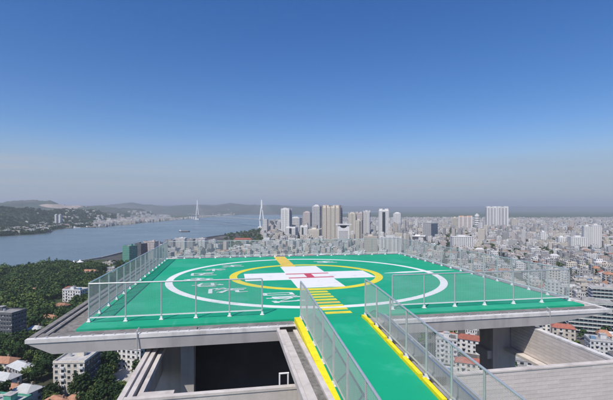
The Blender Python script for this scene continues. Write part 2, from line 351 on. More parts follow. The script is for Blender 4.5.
# left wall (double line: coping, groove, inner ledge)
b = MB(); b.box(-8.46, -8.14, -15.55, -9.9, CZ0, CZ1-0.06); lw = P(b, 'frame_wall', M_conc)
b = MB(); b.box(-8.50, -8.34, -15.60, -9.9, CZ1-0.06, CZ1+0.02); P(b, 'coping', M_conc)
b = MB(); b.box(-8.27, -8.13, -15.38, -9.9, CZ1-0.06, CZ1-0.01); P(b, 'coping', M_conc)
b = MB(); b.box(-8.06, -7.92, -15.10, -9.9, CZ1-0.30, CZ1-0.12); P(b, 'inner_ledge', M_conc)
# near wall, in two lengths either side of the ramp
b = MB(); b.box(-8.13, -2.72, -15.55, -15.40, CZ0, CZ1-0.06); nl = P(b, 'frame_wall', M_conc)
b = MB(); b.box(-8.33, -2.72, -15.57, -15.38, CZ1-0.06, CZ1+0.02); P(b, 'coping', M_conc)
b = MB(); b.box(-8.02, -7.0, -15.10, -14.86, CZ1-0.24, CZ1-0.10); P(b, 'inner_ledge', M_conc)
b = MB(); b.box(1.55, 8.60, -15.55, -15.40, CZ0, CZ1-0.06); nr_ = P(b, 'frame_wall', M_joint)
b = MB(); b.box(1.50, 8.66, -15.59, -15.36, CZ1-0.06, CZ1-0.01); P(b, 'coping', M_conc)
cladding(1.55, 8.60, -15.55, nr_, 'u', -1, CZ0, CZ1-0.06)
b = MB(); b.box(8.32, 8.50, -15.35, -9.95, CZ0, CZ1-0.06); rw = P(b, 'frame_wall', M_joint)
b = MB(); b.box(8.29, 8.53, -15.35, -9.95, CZ1-0.06, CZ1+0.02); P(b, 'coping', M_concw)
b = MB(); b.box(7.92, 8.30, -15.35, -9.95, CZ0-0.02, CZ0+0.10); P(b, 'inner_ledge', M_conc)
cladding(-15.35, -9.95, 8.32, rw, 'v', -1, CZ0+0.12, CZ1-0.07)
# slab strip with gutter left of the ramp
b = MB(); b.box(-3.52, -3.42, -21, -11.82, ZP-0.26, ZP-0.06); P(b, 'gutter_rim', M_conc)
b = MB(); b.box(-3.42, -3.14, -21, -11.82, ZP-0.30, ZP-0.13); P(b, 'gutter_rim', M_conc)
b = MB(); b.box(-3.14, -2.86, -21, -11.82, ZP-0.40, ZP-0.24); P(b, 'gutter_floor', M_gutter)
b = MB(); b.box(-2.86, -2.70, -21, -11.82, ZP-0.42, ZP-0.16); P(b, 'gutter_rim', M_conc)
b = MB(); b.box(-3.38, -2.76, -11.80, -11.76, ZP-0.24, ZP-0.05); P(b, 'gap_dark_panel', M_dgap)  # black panel, its colour stands in for the shade inside the gap
# ladder hoop at the corner of the left frame
lh = thing('ladder_hoop', 'small grey steel hoop handle at corner of open roof frame', 'handrail', T(-3.60,-15.05,-0.8), PA)
for k in (0, 0.27):
    m = MB(); m.bar((k-0.17, 0, -0.30), (k-0.17, 0, 0.24), 0.028, 8); m.build('upright', M_shoe, lh)
m = MB(); m.bar((-0.195, 0, 0.24), (0.125, 0, 0.24), 0.028, 8); m.build('grip', M_shoe, lh)
m = MB(); m.bar((-0.17, 0, -0.28), (-0.17, -0.33, -0.28), 0.02, 6); m.bar((0.10, 0, -0.28), (0.10, -0.33, -0.28), 0.02, 6); m.build('bracket', M_steel, lh)

# ------------------------------------------------------------------ helipad
hp = thing('helipad', 'green rooftop helipad deck with white cross, red H and rings', 'helipad', T(0,0,0), PA)
GU0, GU1, GV0, GV1 = -11.2, 11.65, -10.82, 11.45
SU0, SU1, SV0, SV1 = -12.55, 12.25, -11.72, 12.4
def hpb(mb, name, m, parent=None, **kw): return mb.build(name, m, parent or hp, **kw)
b = MB()   # slab: thin edge band, then the haunched underside
e1 = [(SU0,SV0),(SU1,SV0),(SU1,SV1),(SU0,SV1)]; e2 = [(SU0+0.85,SV0+0.05),(8.7,SV0+0.05),(8.7,SV1-0.8),(SU0+0.85,SV1-0.8)]
vs = [(x,y,-0.12) for x,y in e1] + [(x,y,-0.18) for x,y in e1] + [(x,y,-0.62) for x,y in e2]
fs = [(0,1,2,3)] + [(k,k+4,(k+1)%4+4,(k+1)%4) for k in range(4)] + [(k+4,k+8,(k+1)%4+8,(k+1)%4+4) for k in range(4)] + [(11,10,9,8)]
b.add(vs, fs); hpb(b, 'slab', M_fascia)
b = MB(); b.box(GU0, GU1, GV0, GV1, -0.119, 0.0); hpb(b, 'green_surface', M_green)
# rim: raised edge strips with a drain slot behind; white outside band
def rim(u0, u1):
    b = MB(); b.box(u0, u1, SV0-0.025, SV0+0.20, -0.175, -0.035); return hpb(b, 'rim', M_concw)
rim(SU0-0.02, -2.72); rim(1.42, SU1+0.02)
for (a, c) in ((SU0+0.1, -6.6),(-6.6,-2.72),(1.42,5.2),(5.2,SU1-0.1)):
    b = MB(); b.box(a+0.02, c-0.02, SV0+0.30, GV0-0.10, -0.118, -0.06); hpb(b, 'drain_cover', M_weath)
b = MB(); b.box(SU0-0.025, SU0+0.20, SV0+0.31, SV1, -0.175, -0.03); hpb(b, 'rim', M_weath)
b = MB(); b.box(SU0+0.42, SU0+0.56, SV0+0.45, SV1, -0.118, -0.02); hpb(b, 'rim', M_weath)
b = MB(); b.box(SU0+0.57, GU0-0.03, SV0+1.0, SV1, -0.118, -0.10); hpb(b, 'gutter_floor', M_gutter)
b = MB(); b.box(SU1-0.2, SU1+0.025, SV0+0.31, SV1, -0.175, -0.03); hpb(b, 'rim', M_concw)
b = MB(); b.box(SU0+0.21, SU1-0.21, SV1-0.25, SV1+0.025, -0.175, -0.03); hpb(b, 'rim', M_concw)
bolt = MB(); bolt.bar((0,0,0),(0,0,0.045),0.035,6); bolt_me = bolt.mesh('anchor_bolt', M_steel)
for k in range(64):
    u = SU0 + 0.25 + k*0.385
    if -2.9 < u < 1.5 or u > SU1-0.2: continue
    link('anchor_bolt', bolt_me, hp, (u, SV0+0.12, -0.035))
for u in (-8.75, 8.9):                         # overflow pipe hooked over the rim
    b = MB(); b.bar((u, SV0-0.06, -0.9), (u, SV0-0.06, 0.10), 0.022, 8); b.bar((u, SV0-0.06, 0.10), (u+0.02, SV0+0.16, 0.16), 0.022, 8); hpb(b, 'lightning_rod', M_steel)
# markings, each a thin coat of paint
RC = (-0.15, 0.0)
b = MB(); b.ring(RC[0], RC[1], 8.85, 9.30, 0.0, 0.004, 160); hpb(b, 'white_ring', M_whitep)
b = MB(); b.ring(-0.12, 0.25, 4.78, 5.30, 0.0, 0.007, 128); hpb(b, 'yellow_ring', M_yellow)
b = MB(); b.prism([(-1.45,-4.3),(1.45,-4.3),(1.45,-1.45),(4.4,-1.45),(4.4,1.45),(1.45,1.45),(1.45,4.5),(-1.45,4.5),(-1.45,1.45),(-4.4,1.45),(-4.4,-1.45),(-1.45,-1.45)], 0.0, 0.010); hpb(b, 'white_cross', M_whitep)
b = MB()
b.prism([(-1.5,-1.0),(1.6,-1.0),(1.6,-0.68),(0.30,-0.68),(0.30,0.62),(1.6,0.62),(1.6,0.94),(-1.5,0.94),(-1.5,0.62),(-0.22,0.62),(-0.22,-0.68),(-1.5,-0.68)], 0.0, 0.014); hpb(b, 'letter_h', M_redp)
for k in range(9):
    v0 = -10.15 + k*0.655
    b = MB(); b.box(-1.15, 0.05, v0-0.17, v0+0.17, 0.0, 0.012); hpb(b, 'yellow_bar', M_yellow if k != 3 else M_ochre)
b = MB(); b.box(-1.28, -0.22, 4.52, 11.2, 0.0, 0.012); hpb(b, 'ochre_stripe', M_ochre)
b = MB(); b.prism([(5.55,0.02),(7.2,-0.10),(9.0,0.16),(11.3,0.42),(9.0,0.52),(7.2,0.42)], 0.0, 0.013); hpb(b, 'white_pointer', M_whitep)
def glyph(cu, cv, strokes, s=1.0, rot=0.0):
    b = MB()
    for i, (x0,y0,x1,y1,w) in enumerate(strokes):
        p = Vector((x0,y0)); q = Vector((x1,y1)); d = (q-p).normalized(); n = Vector((-d.y,d.x))*w*0.60
        z = 0.012 + i*0.0008
        pts = [p+n*0.6, p-n, q-n*0.7, q+n]
        b.add([(1.12*s*a.x, 0.78*s*a.y, z) for a in pts], [(0,1,2,3)])
    if len(strokes) > 4 or s > 1.0:
        for i in range(3):
            x, y = rng.uniform(-.5,.5), rng.uniform(-.5,.5); w = rng.uniform(.2,.4); z = 0.018 + i*0.0008; t_ = rng.choice((0, 0, .9))
            b.add([(s*(x-w), s*(y-.06-t_*w), z),(s*(x+w), s*(y-.06+t_*w), z),(s*(x+w), s*(y+.06+t_*w), z),(s*(x-w), s*(y+.06-t_*w), z)], [(0,1,2,3)])
    me = b.mesh('character', M_wornw)
    for p in me.polygons:
        if p.normal.z < 0: p.flip()
    link('character', me, hp, (cu, cv, 0), rot)
g1 = [(-.75,.1,.75,.1,.2),(0,.75,0,-.75,.18),(-.45,.5,.45,.5,.16),(-.5,-.4,-.05,.1,.16),(.5,-.4,.05,.1,.16)]
g2 = [(-.7,.55,.7,.55,.18),(-.6,0,.6,0,.2),(-.75,-.6,.75,-.6,.18),(0,.55,0,-.6,.18)]
g3 = [(-.75,.25,.75,.25,.2),(-.1,.8,.1,.25,.2),(-.5,.25,-.5,-.7,.17),(.5,.25,.5,-.7,.17),(0,.25,0,-.8,.18)]
g4 = [(-.8,-.05,.8,-.05,.22),(-.3,.7,-.5,-.05,.18),(.2,.75,.25,-.05,.18),(-.4,-.6,.45,-.6,.18),(-.4,-.05,-.4,-.6,.16)]
g5 = [(-.75,.6,.6,.6,.17),(-.7,.6,-.7,-.7,.18),(-.7,-.7,.8,-.7,.18),(-.3,.2,.5,.2,.16),(-.35,-.2,.55,-.2,.17),(.1,.45,-.2,-.6,.16)]
g6 = [(-.8,.5,-.4,.7,.2),(-.7,.5,-.7,-.75,.17),(-.2,.45,.8,.45,.2),(-.1,.05,.7,.05,.18),(0,.05,-.3,-.7,.17),(.4,.05,.4,-.65,.17),(.4,-.65,.85,-.55,.16)]
for (cu, cv), gl, s in zip([(-5.2,5.7),(-6.6,3.75),(-7.2,1.9),(-7.4,-0.35),(-6.7,-2.35),(-5.5,-4.25)], (g2,g1,g5,g3,g4,g6), (1.05,1.05,1.0,1.1,1.05,1.2)):
    glyph(cu, cv, gl, s, rng.uniform(-.08,.08))
glyph(-2.75, -5.75, [(-.72,.32,.68,.30,.20),(-.72,-.32,.68,-.30,.20),(-.66,.42,-.66,-.42,.22),(.64,.40,.64,-.40,.20)], 1.0)
glyph(-2.55, -6.70, [(-.85,-.05,.85,.12,.26),(-.45,.30,.30,.30,.22),(-.45,-.28,.35,-.28,.22),(-.4,.38,-.4,-.36,.3),(.28,.36,.28,-.34,.2)], 1.0)
glyph(-2.45, -7.62, [(-.70,0,.75,.12,.26),(-.62,.30,-.55,-.30,.24),(.42,.30,.75,.12,.2)], 1.0)
glyph(2.7, 6.7, [(-.8,.6,.5,.6,.3),(-.6,.1,.7,.1,.3),(-.7,-.6,.9,-.55,.3),(0,.6,0,-.5,.3)], 1.0)

# ------------------------------------------------------------------ guard fences
FH = 1.60
def wire_panel(L, z0, z1, shear=0.0, pitch=0.048, r=0.0030):
    b = MB(); n = int(L/pitch)
    for k in range(1, n):
        x = L*k/n; b.bar((x,0,z0+shear*x),(x,0,z1+shear*x), r, 3, caps=False)
    m = int((z1-z0)/pitch)
    for k in range(1, m):
        z = z0+(z1-z0)*k/m; b.bar((0,0.004,z),(L,0.004,z+shear*L), r, 3, caps=False)
    b.box(0, L, -0.012, 0.012, z0-0.012, z0+0.012) if not shear else b.bar((0,0,z0),(L,0,z0+shear*L),0.015,4)
    return b.mesh('mesh_panel', M_wire)
post_b = MB(); post_b.bar((0,0,0.02),(0,0,FH-0.02),0.034,8); POST = post_b.mesh('post', M_steel)
shoe_b = MB(); shoe_b.box(-0.085,0.085,-0.075,0.075,0.012,0.035); shoe_b.hexa([(-.05,-.05,.035),(.05,-.05,.035),(.05,.05,.035),(-.05,.05,.035)],[(-.042,-.042,.15),(.042,-.042,.15),(.042,.042,.15),(-.042,.042,.15)])
SHOE = shoe_b.mesh('base_shoe', M_shoe)
def fence(label, p, q, nb, ends=(True, True), wr=0.0030):
    """straight level fence from p to q in pad coordinates"""
    a = math.atan2(q[1]-p[1], q[0]-p[0]); L = math.hypot(q[0]-p[0], q[1]-p[1]); B = L/nb
    t = thing('guard_fence', label, 'fence', T(*p), PA + a, 'steel mesh fences round the helipad')
    wp = wire_panel(B-0.09, 0.235, FH-0.05, r=wr)
    for k in range(nb+1):
        if (k == 0 and not ends[0]) or (k == nb and not ends[1]): continue
        po = link('post', POST, t, (k*B,0,0)); link('base_shoe', SHOE, po)
    for k in range(nb): link('mesh_panel', wp, t, (k*B+0.045,0,0))
    m = MB(); m.bar((0,0,FH),(L,0,FH),0.032,8); m.build('top_rail', M_steel, t)
    m = MB(); m.box(0.03,L-0.03,-0.022,0.022,0.195,0.232); m.build('bottom_rail', M_shoe, t)
    return t
fence('long mesh fence down the river side of the green helipad', (-11.05,-9.8), (-11.05,11.2), 15, (True, True))
fence('mesh fence along front edge of helipad, left of the access ramp', (-11.0,-9.95), (-3.95,-9.95), 5, (False, True), 0.0021)
fence('mesh fence along front edge of helipad, right of the access ramp', (2.05,-10.1), (11.45,-10.1), 6, (True, False), 0.0030)
fence('mesh fence down the city side of the green helipad', (11.5,-10.05), (11.5,11.2), 15, wr=0.0042)
fence('mesh fence across the far edge of the green helipad', (-10.95,11.25), (11.4,11.25), 16, (False, False), 0.0042)

# ------------------------------------------------------------------ access ramp
SL = 0.079; RV0, RV1, RV2 = -10.84, -11.75, -21.0
def rz_(v): return 0.0 if v > RV1 else -(RV1 - v)*SL
rp = thing('access_ramp', 'sloping green access ramp with yellow kerbs leading onto the helipad', 'ramp', T(-1.0,-11.75,0), PA)
def rb(u0, u1, va, vb, z0, z1, name, m, parent=None):
    """block following the ramp from va down to vb"""
    o = MB(); U = -1.0; Vv = -11.75
    o.hexa([(u0-U,vb-Vv,rz_(vb)+z0),(u1-U,vb-Vv,rz_(vb)+z0),(u1-U,va-Vv,rz_(va)+z0),(u0-U,va-Vv,rz_(va)+z0)],
           [(u0-U,vb-Vv,rz_(vb)+z1),(u1-U,vb-Vv,rz_(vb)+z1),(u1-U,va-Vv,rz_(va)+z1),(u0-U,va-Vv,rz_(va)+z1)])
    return o.build(name, m, parent or rp)
KL0, KL1, KR0, KR1 = -2.68, -2.44, 0.24, 0.38
rb(KL1+0.01, KR0-0.01, RV0, RV1, -0.10, 0.0, 'ramp_deck', M_rampgreen)
rb(KL1+0.01, KR0-0.01, RV1, RV2, -0.12, 0.0, 'ramp_deck', M_rampgreen)
rb(-2.60, 0.7, RV1-0.12, RV2, -0.50, -0.125, 'ramp_beam', M_fascia)
RB = 1.42; nbay = 7
vstart = -10.95
for k in range(nbay):
    va = vstart - k*RB; vb = va - RB
    for (c0, c1) in ((KL0, KL1),(KR0, KR1)):
        gp = 0.012 if c0 < 0 else 0.11; segs = [(va-gp, vb+gp)] if not (va > RV1 > vb) else [(va-gp, RV1),(RV1, vb+gp)]
        for (s0, s1) in segs:
            if s0 - s1 < 0.05: continue
            rb(c0, c1, s0, s1, -0.10, 0.10, 'kerb_block', M_ykerb)
# grey sheet apron beyond the right kerb, with its channel rail
for k in range(nbay):
    va = max(vstart - k*RB, -99); vb = va - RB + 0.03
    if va > RV1: va = RV1-0.02
    rb(KR1+0.14, 1.10, va, vb, -0.30, -0.24, 'apron_sheet', M_plate)
rb(1.08, 1.15, RV0-0.05, RV1, -0.11, 0.10, 'channel_rail', M_steel); rb(1.08, 1.15, RV1, RV2, -0.33, 0.10, 'channel_rail', M_steel)
rb(1.30, 1.36, RV0-0.05, RV1, -0.11, 0.05, 'channel_rail', M_steel); rb(1.30, 1.36, RV1, RV2, -0.36, 0.05, 'channel_rail', M_steel)
for k in range(1, nbay+1):
    vv = vstart - k*RB
    rb(KR1+0.14, 1.08, vv+0.03, vv-0.03, -0.235, 0.02, 'cross_bracket', M_weath); rb(1.15, 1.30, vv+0.04, vv-0.04, -0.05, 0.0, 'cross_bracket', M_steel)
def ramp_fence(label, u):
    t = thing('ramp_fence', label, 'fence', T(u, vstart, 0), PA - math.pi/2, 'steel mesh fences along the access ramp')
    wp = wire_panel(RB-0.09, 0.22, FH-0.05, -SL)
    def zz(k): return rz_(vstart - k*RB)
    for k in range(nbay+1):
        po = link('post', POST, t, (k*RB,0,zz(k)-0.01)); link('base_shoe', SHOE, po)
    for k in range(nbay):
        dz = zz(k) if k else -0.0
        link('mesh_panel', wp, t, (k*RB+0.045,0,zz(k)+ (0.05 if k == 0 else 0)))
    for nm, z, r in (('top_rail', FH, 0.032),('bottom_rail', 0.20, 0.02)):
        m = MB(); m.bar((0,0,zz(0)+z),(RB,0,zz(1)+z),r,8); m.bar((RB,0,zz(1)+z),(nbay*RB,0,zz(nbay)+z),r,8); m.build(nm, M_steel, t)
ramp_fence('mesh fence on the left kerb of the sloping green ramp', -2.40)
ramp_fence('mesh fence on the right kerb of the sloping green ramp', 0.45)

# ------------------------------------------------------------------ trees
def leaf_mat(name, c):
    m = mat(name, c, 0.75, 0.35, 0.35, spec=0.15, rnd=0.45); return m
LEAF = [leaf_mat('leaf_deep', (0.022,0.048,0.014)), leaf_mat('leaf_mid', (0.040,0.072,0.020)), leaf_mat('leaf_fresh', (0.072,0.105,0.026))]
M_bark = mat('bark', (0.10,0.075,0.055), 0.95, 0.3, 3.0)
def crown_geo(r, rad, h, clumps, per, leaf):
    vs = []; fs = []
    for c in range(clumps):
        a = r.uniform(0, 2*math.pi); el = r.uniform(-0.5, 1.0); rr = r.uniform(0.35, 0.95)
        cc = Vector((math.cos(a)*rad*rr*math.sqrt(1-0.55*el*el), math.sin(a)*rad*rr*math.sqrt(1-0.55*el*el), h*(0.62 + 0.36*el*r.uniform(0.7,1.0))))
        cr = rad*r.uniform(0.22, 0.42)
        for k in range(per):
            d = Vector((r.gauss(0,1), r.gauss(0,1), r.gauss(0.15,0.8))); d.normalize()
            p = cc + d*cr*r.uniform(0.55,1.05)
            nrm = (d + Vector((r.gauss(0,.5), r.gauss(0,.5), r.gauss(0.3,.4)))).normalized()
            x = nrm.orthogonal().normalized(); y = nrm.cross(x); t = r.uniform(0, 6.28)
            x, y = x*math.cos(t)+y*math.sin(t), y*math.cos(t)-x*math.sin(t)
            s = leaf*r.uniform(0.6, 1.3); o = len(vs)
            vs += [p-x*s, p-y*s*0.7+nrm*s*.15, p+x*s, p+y*s*0.7]; fs.append((o,o+1,o+2,o+3))
    return vs, fs
TREES = []
for k in range(7):
    r = random.Random(40+k); h = (8.5, 10, 7.5, 11, 9, 6.5, 10.5)[k]; rad = h*(0.46, 0.42, 0.52, 0.38, 0.48, 0.55, 0.44)[k]
    vs, fs = crown_geo(r, rad, h, 34, 17, 0.62)
    b = MB(); b.add(vs, fs); cm = b.mesh('crown', LEAF[k % 3])
    b = MB(); b.bar((0,0,0),(r.uniform(-.2,.2),r.uniform(-.2,.2),h*0.45),0.26,6,0.15)
    for q in range(5):
        a = q*1.3+r.random(); b.bar((0,0,h*r.uniform(.28,.42)),(math.cos(a)*rad*.6,math.sin(a)*rad*.6,h*r.uniform(.6,.8)),0.12,5,0.04)
    TREES.append((cm, b.mesh('trunk', M_bark), h))
def tree(x, y, s, k, label, group):
    t = thing('broadleaf_tree', label, 'tree', (x,y,0.1), rng.uniform(0,6.28), group); t.scale = (s,s,s*rng.uniform(.9,1.15))
    link('trunk', TREES[k][1], t); link('crown', TREES[k][0], t)

# ------------------------------------------------------------------ buildings: shared kit
WALLC = {'white':(0.74,0.73,0.71),'pale grey':(0.55,0.55,0.545),'cream':(0.66,0.61,0.52),'beige':(0.56,0.51,0.44),'grey':(0.38,0.38,0.38),'pinkish':(0.60,0.53,0.50),'brown':(0.30,0.22,0.17)}
WALLC['rust'] = (0.40,0.325,0.28)
WM = {k: mat('render_' + k.replace(' ','_'), c, 0.85, 0.10, 0.25, stain=0.30, rnd=0.10) for k, c in WALLC.items()}
M_glass = mat('window_glass', (0.035,0.045,0.055), 0.15, 0.4, 0.4, spec=0.6)
M_bglass = mat('blue_tower_glass', (0.06,0.10,0.15), 0.18, 0.3, 0.1, spec=0.6)
M_wframe = mat('window_trim', (0.62,0.61,0.60), 0.7, 0.08)
M_roofg = mat('roof_screed', (0.32,0.31,0.30), 0.95, 0.3, 0.3, stain=0.4, rnd=0.45)
M_roofr = mat('red_roof_tile', (0.34,0.12,0.085), 0.85, 0.25, 0.6, rnd=0.15)
M_roofo = mat('orange_brown_roof_tile', (0.36,0.19,0.12), 0.9, 0.25, 0.6, rnd=0.15)
M_roofd = mat('grey_roof_tile', (0.17,0.165,0.16), 0.9, 0.3, 0.6, rnd=0.2)
M_roofb = mat('blue_sheet_roof', (0.16,0.26,0.38), 0.6, 0.15, 0.5)
M_roofw = mat('white_sheet_roof', (0.50,0.51,0.50), 0.6, 0.12, 0.4, stain=0.2)
M_tank = mat('steel_water_tank', (0.60,0.61,0.62), 0.35, 0.1, metal=0.6)
M_net = mat('green_safety_net', (0.10,0.34,0.25), 0.9, 0.25, 0.5)
M_dkwall = mat('dark_brown_wall', (0.09,0.075,0.07), 0.8, 0.2, 0.3)
M_pave = mat('pale_paving', (0.44,0.42,0.40), 0.9, 0.15, 0.2)
FL = 3.1
def windows_face(b, tr, x0, x1, fl0, fl1, w, gap, h=1.5, sill=True, balc=0.0, br=None):
    """rows of windows on a face; tr maps (along, out, z) to local coordinates"""
    n = max(1, int((x1-x0-0.6)/(w+gap))); st = (x1-x0)/n
    for f in range(fl0, fl1):
        for k in range(n):
            c = x0+(k+0.5)*st; z = f*FL+0.95
            isb = br is not None and (k in br) and f > 0
            hh = h+0.55 if isb else h; zz = z-0.45 if isb else z
            q = [tr(c-w/2,0.03,zz),tr(c+w/2,0.03,zz),tr(c+w/2,0.03,zz+hh),tr(c-w/2,0.03,zz+hh)]
            b.add(q, [(0,1,2,3)], 0)
            if isb:
                a = [tr(c-w*.75,0,zz-0.25),tr(c+w*.75,0,zz-0.25),tr(c+w*.75,1.1,zz-0.25),tr(c-w*.75,1.1,zz-0.25)]
                t = [tr(c-w*.75,0,zz+0.7),tr(c+w*.75,0,zz+0.7),tr(c+w*.75,1.1,zz+0.7),tr(c-w*.75,1.1,zz+0.7)]
                b.hexa(a, t, 1)
            elif sill:
                b.hexa([tr(c-w*.6,0,z-0.16),tr(c+w*.6,0,z-0.16),tr(c+w*.6,.22,z-0.16),tr(c-w*.6,.22,z-0.16)],
                       [tr(c-w*.6,0,z-0.03),tr(c+w*.6,0,z-0.03),tr(c+w*.6,.22,z-0.03),tr(c-w*.6,.22,z-0.03)], 1)
                if (k*7+f*3) % 5 == 0:      # air conditioner
                    b.hexa([tr(c+w*.62,0,z),tr(c+w*.62+.8,0,z),tr(c+w*.62+.8,.4,z),tr(c+w*.62,.4,z)],
                           [tr(c+w*.62,0,z+.55),tr(c+w*.62+.8,0,z+.55),tr(c+w*.62+.8,.4,z+.55),tr(c+w*.62,.4,z+.55)], 1)
def faces(W, D):
    return [(lambda a,o,z: (a,-D/2-o,z), -W/2, W/2), (lambda a,o,z: (W/2+o,a,z), -D/2, D/2),
            (lambda a,o,z: (-a,D/2+o,z), -W/2, W/2), (lambda a,o,z: (-W/2-o,-a,z), -D/2, D/2)]
def block_parts(t, W, D, nf, wall, roof='flat', win=1.5, gap=1.4, balc=True, r=rng, back=False):
    Hh = nf*FL; b = MB()
    b.box(-W/2,W/2,-D/2,D/2,0,Hh)
    link('wall', b.mesh('wall', WM.get(wall) or MATS[wall]), t)
    b = MB(); fc = faces(W, D)
    for i, (tr, a, c) in enumerate(fc):
        if i == 2 and not back: continue
        n = max(1, int((c-a-0.6)/(win+gap)))
        br = set(k for k in range(n) if k % 3 == 1) if (balc and i in (0,2)) else None
        windows_face(b, tr, a, c, 0, nf, win, gap, br=br)
    link('window_rows', b.mesh('window_rows', [M_glass, M_wframe]), t, kind='stuff')
    b = MB()
    if roof == 'flat':
        b.box(-W/2-.25,W/2+.25,-D/2-.25,D/2+.25,Hh,Hh+.25,0)
        p = .22
        b.box(-W/2-.1,W/2+.1,-D/2-.1,-D/2+p,Hh+.25,Hh+1.2,1); b.box(-W/2-.1,W/2+.1,D/2-p,D/2+.1,Hh+.25,Hh+1.2,1)
        b.box(-W/2-.1,-W/2+p,-D/2+p,D/2-p,Hh+.25,Hh+1.2,1); b.box(W/2-p,W/2+.1,-D/2+p,D/2-p,Hh+.25,Hh+1.2,1)
        rf = link('roof', b.mesh('roof', [M_roofg, WM.get(wall) or MATS[wall]]), t)
        b = MB(); x = r.uniform(-W*.25,W*.25); y = r.uniform(-D*.1,D*.25); b.box(x-2,x+2,y-1.8,y+1.8,Hh+.25,Hh+3.2,0); b.box(x-2.3,x+2.3,y-2.1,y+2.1,Hh+3.2,Hh+3.4,1)
        link('stair_head', b.mesh('stair_head', [WM.get(wall) or MATS[wall], M_roofg]), rf)
        b = MB(); x2 = -x*.8+(3 if x<0 else -3); b.bar((x2,0,Hh+.25),(x2,0,Hh+2.2),.9,10); link('water_tank', b.mesh('water_tank', M_tank), rf)
        if r.random() < .4:
            b = MB(); x3 = W*.3*(1 if x < 0 else -1); b.box(x3-1.8,x3+1.8,-D*.3,-D*.3+2.6,Hh+.25,Hh+2.4); link('roof_shed', b.mesh('roof_shed', r.choice([M_roofb,M_roofw,M_roofd])), rf)
    else:
        m = {'red':M_roofr,'brown':M_roofo,'blue':M_roofb,'white':M_roofw,'grey':M_roofd}[roof]; o = .5; rh = D*.28
        vs = [(-W/2-o,-D/2-o,Hh),(W/2+o,-D/2-o,Hh),(W/2+o,D/2+o,Hh),(-W/2-o,D/2+o,Hh),(-W/2+D*.3,0,Hh+rh),(W/2-D*.3,0,Hh+rh)]
        b.add(vs, [(0,1,5,4),(1,2,5),(2,3,4,5),(3,0,4),(3,2,1,0)])
        rf = link('roof', b.mesh('roof', m), t)
        b = MB(); b.box(W*.2,W*.2+.8,.4,1.2,Hh+rh*.5,Hh+rh+1.1); link('chimney', b.mesh('chimney', WM['brown']), rf)
    return t
CG = R(-20)                                # the street grid's turn
EXCL = []                                  # footprints already taken: x, y, radius
def clear(x, y, r): return all((x-a)**2+(y-c)**2 > (r+q)**2 for a, c, q in EXCL)

# ---- buildings that can be named one by one: near, left of the pad
def named(label, px, d, W, D, nf, wall, roof='flat', rz=CG, win=1.5, gap=1.4, balc=True, name='apartment_block', cat='building'):
    x, y = (px-CX)/F*d, d
    t = thing(name, label, cat, (x,y,0.06), rz); EXCL.append((x,y,math.hypot(W,D)/2+2))
    return block_parts(t, W, D, nf, wall, roof, win, gap, balc)
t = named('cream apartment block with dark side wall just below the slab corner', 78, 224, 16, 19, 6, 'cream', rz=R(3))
b = MB(); b.box(8.003, 8.02, -9.4, 9.4, 0.2, 18.5); b.build('side_panel', mat('dark_side_face', (0.10,0.085,0.08), 0.9, 0.25, 0.4), t)  # thin dark brown panel over the right wall only
mat('slate_facade', (0.10,0.11,0.125), 0.6, 0.2, 0.3)
named('dark grey office block with rows of windows at left edge among trees', 0, 322, 34, 14, 6, 'slate_facade', rz=R(-8), gap=0.8, balc=False, name='office_block')
named('white and red villa-like block among the trees beside the left fence', 76, 440, 22, 13, 4, 'white', 'flat', R(-12))
named('low white house with red hipped roof near left villa block', 71, 476, 14, 10, 2, 'pinkish', 'red', R(-12), name='house')
named('low house with orange-brown roof in front of cream apartment block', 58, 198, 13, 9, 2, 'beige', 'brown', R(-28), name='house')
named('smaller orange-brown roofed house at foot of cream apartment block', 74, 200, 8, 9, 2, 'cream', 'brown', R(-20), name='house')
named('white sheet-roofed workshop in the lower left corner', 27, 205, 11, 9, 3, 'pale grey', 'white', R(-18), name='workshop')
MATS['green_net'] = M_net
named('building wrapped in green safety net at bottom left corner', 6, 186, 17, 10, 4, 'green_net', 'flat', R(-10), balc=False, name='netted_building')
named('long pale sheet-roofed shed above lower left workshop', 22, 243, 16, 9, 2, 'grey', 'white', R(-30), name='shed')
named('brown-roofed house at the left edge above the sheds', 2, 252, 17, 9, 2, 'beige', 'brown', R(-8), name='house')
named('white sheet-roofed shed at the far left edge', 3, 228, 16, 9, 2, 'pale grey', 'white', R(-15), name='shed')
named('small brown-roofed house between the sheds and the netted building', 14, 214, 10, 7, 2, 'brown', 'brown', R(-20), name='house')
named('low pinkish brick house in the trees left of slab corner', 50, 352, 16, 8, 2, 'pinkish', 'brown', R(-20), name='house')
named('white block with square windows seen under left end of helipad slab', 134, 258, 17, 10, 4, 'white', 'flat', R(-15), 1.7, 1.2, False)
named('small brown block standing beyond the cream apartment block', 104, 262, 9, 10, 5, 'brown', 'flat', R(-20), balc=False)
# green-netted tower by the river and its neighbours
named('tall block wrapped in green scaffold net beside the river fence', 130, 744, 19, 17, 10, 'green_net', 'flat', R(-30), balc=False, name='netted_tower')
named('dark brown block next to the green netted tower', 141, 790, 17, 16, 10, 'slate_facade', 'flat', R(-25), balc=False)
named('pinkish block at the far left corner of the helipad fence', 151, 800, 24, 15, 11, 'pinkish', 'flat', R(-10))
for px, d, W, nf, wl, lb in ((170,905,20,9,'grey','grey block behind the far left fence corner'),(181,930,24,10,'white','broad white block behind far fence, second from corner'),
                             (191,900,14,10,'grey','narrow grey block between white blocks behind far fence'),(201,920,22,10,'white','white block behind far fence beside narrow grey block'),
                             (213,960,16,8,'pale grey','pale grey block behind far fence nearest the trees')):
    named(lb, px, d, W, 14, nf, wl, 'flat', R(-6))
named('long cream riverside building behind the far fence', 243, 1180, 52, 16, 3, 'cream', 'red', R(-4), name='riverside_hall')
named('long low red-roofed hall behind the far fence', 235, 880, 60, 14, 2, 'pinkish', 'brown', R(-6), name='hall')
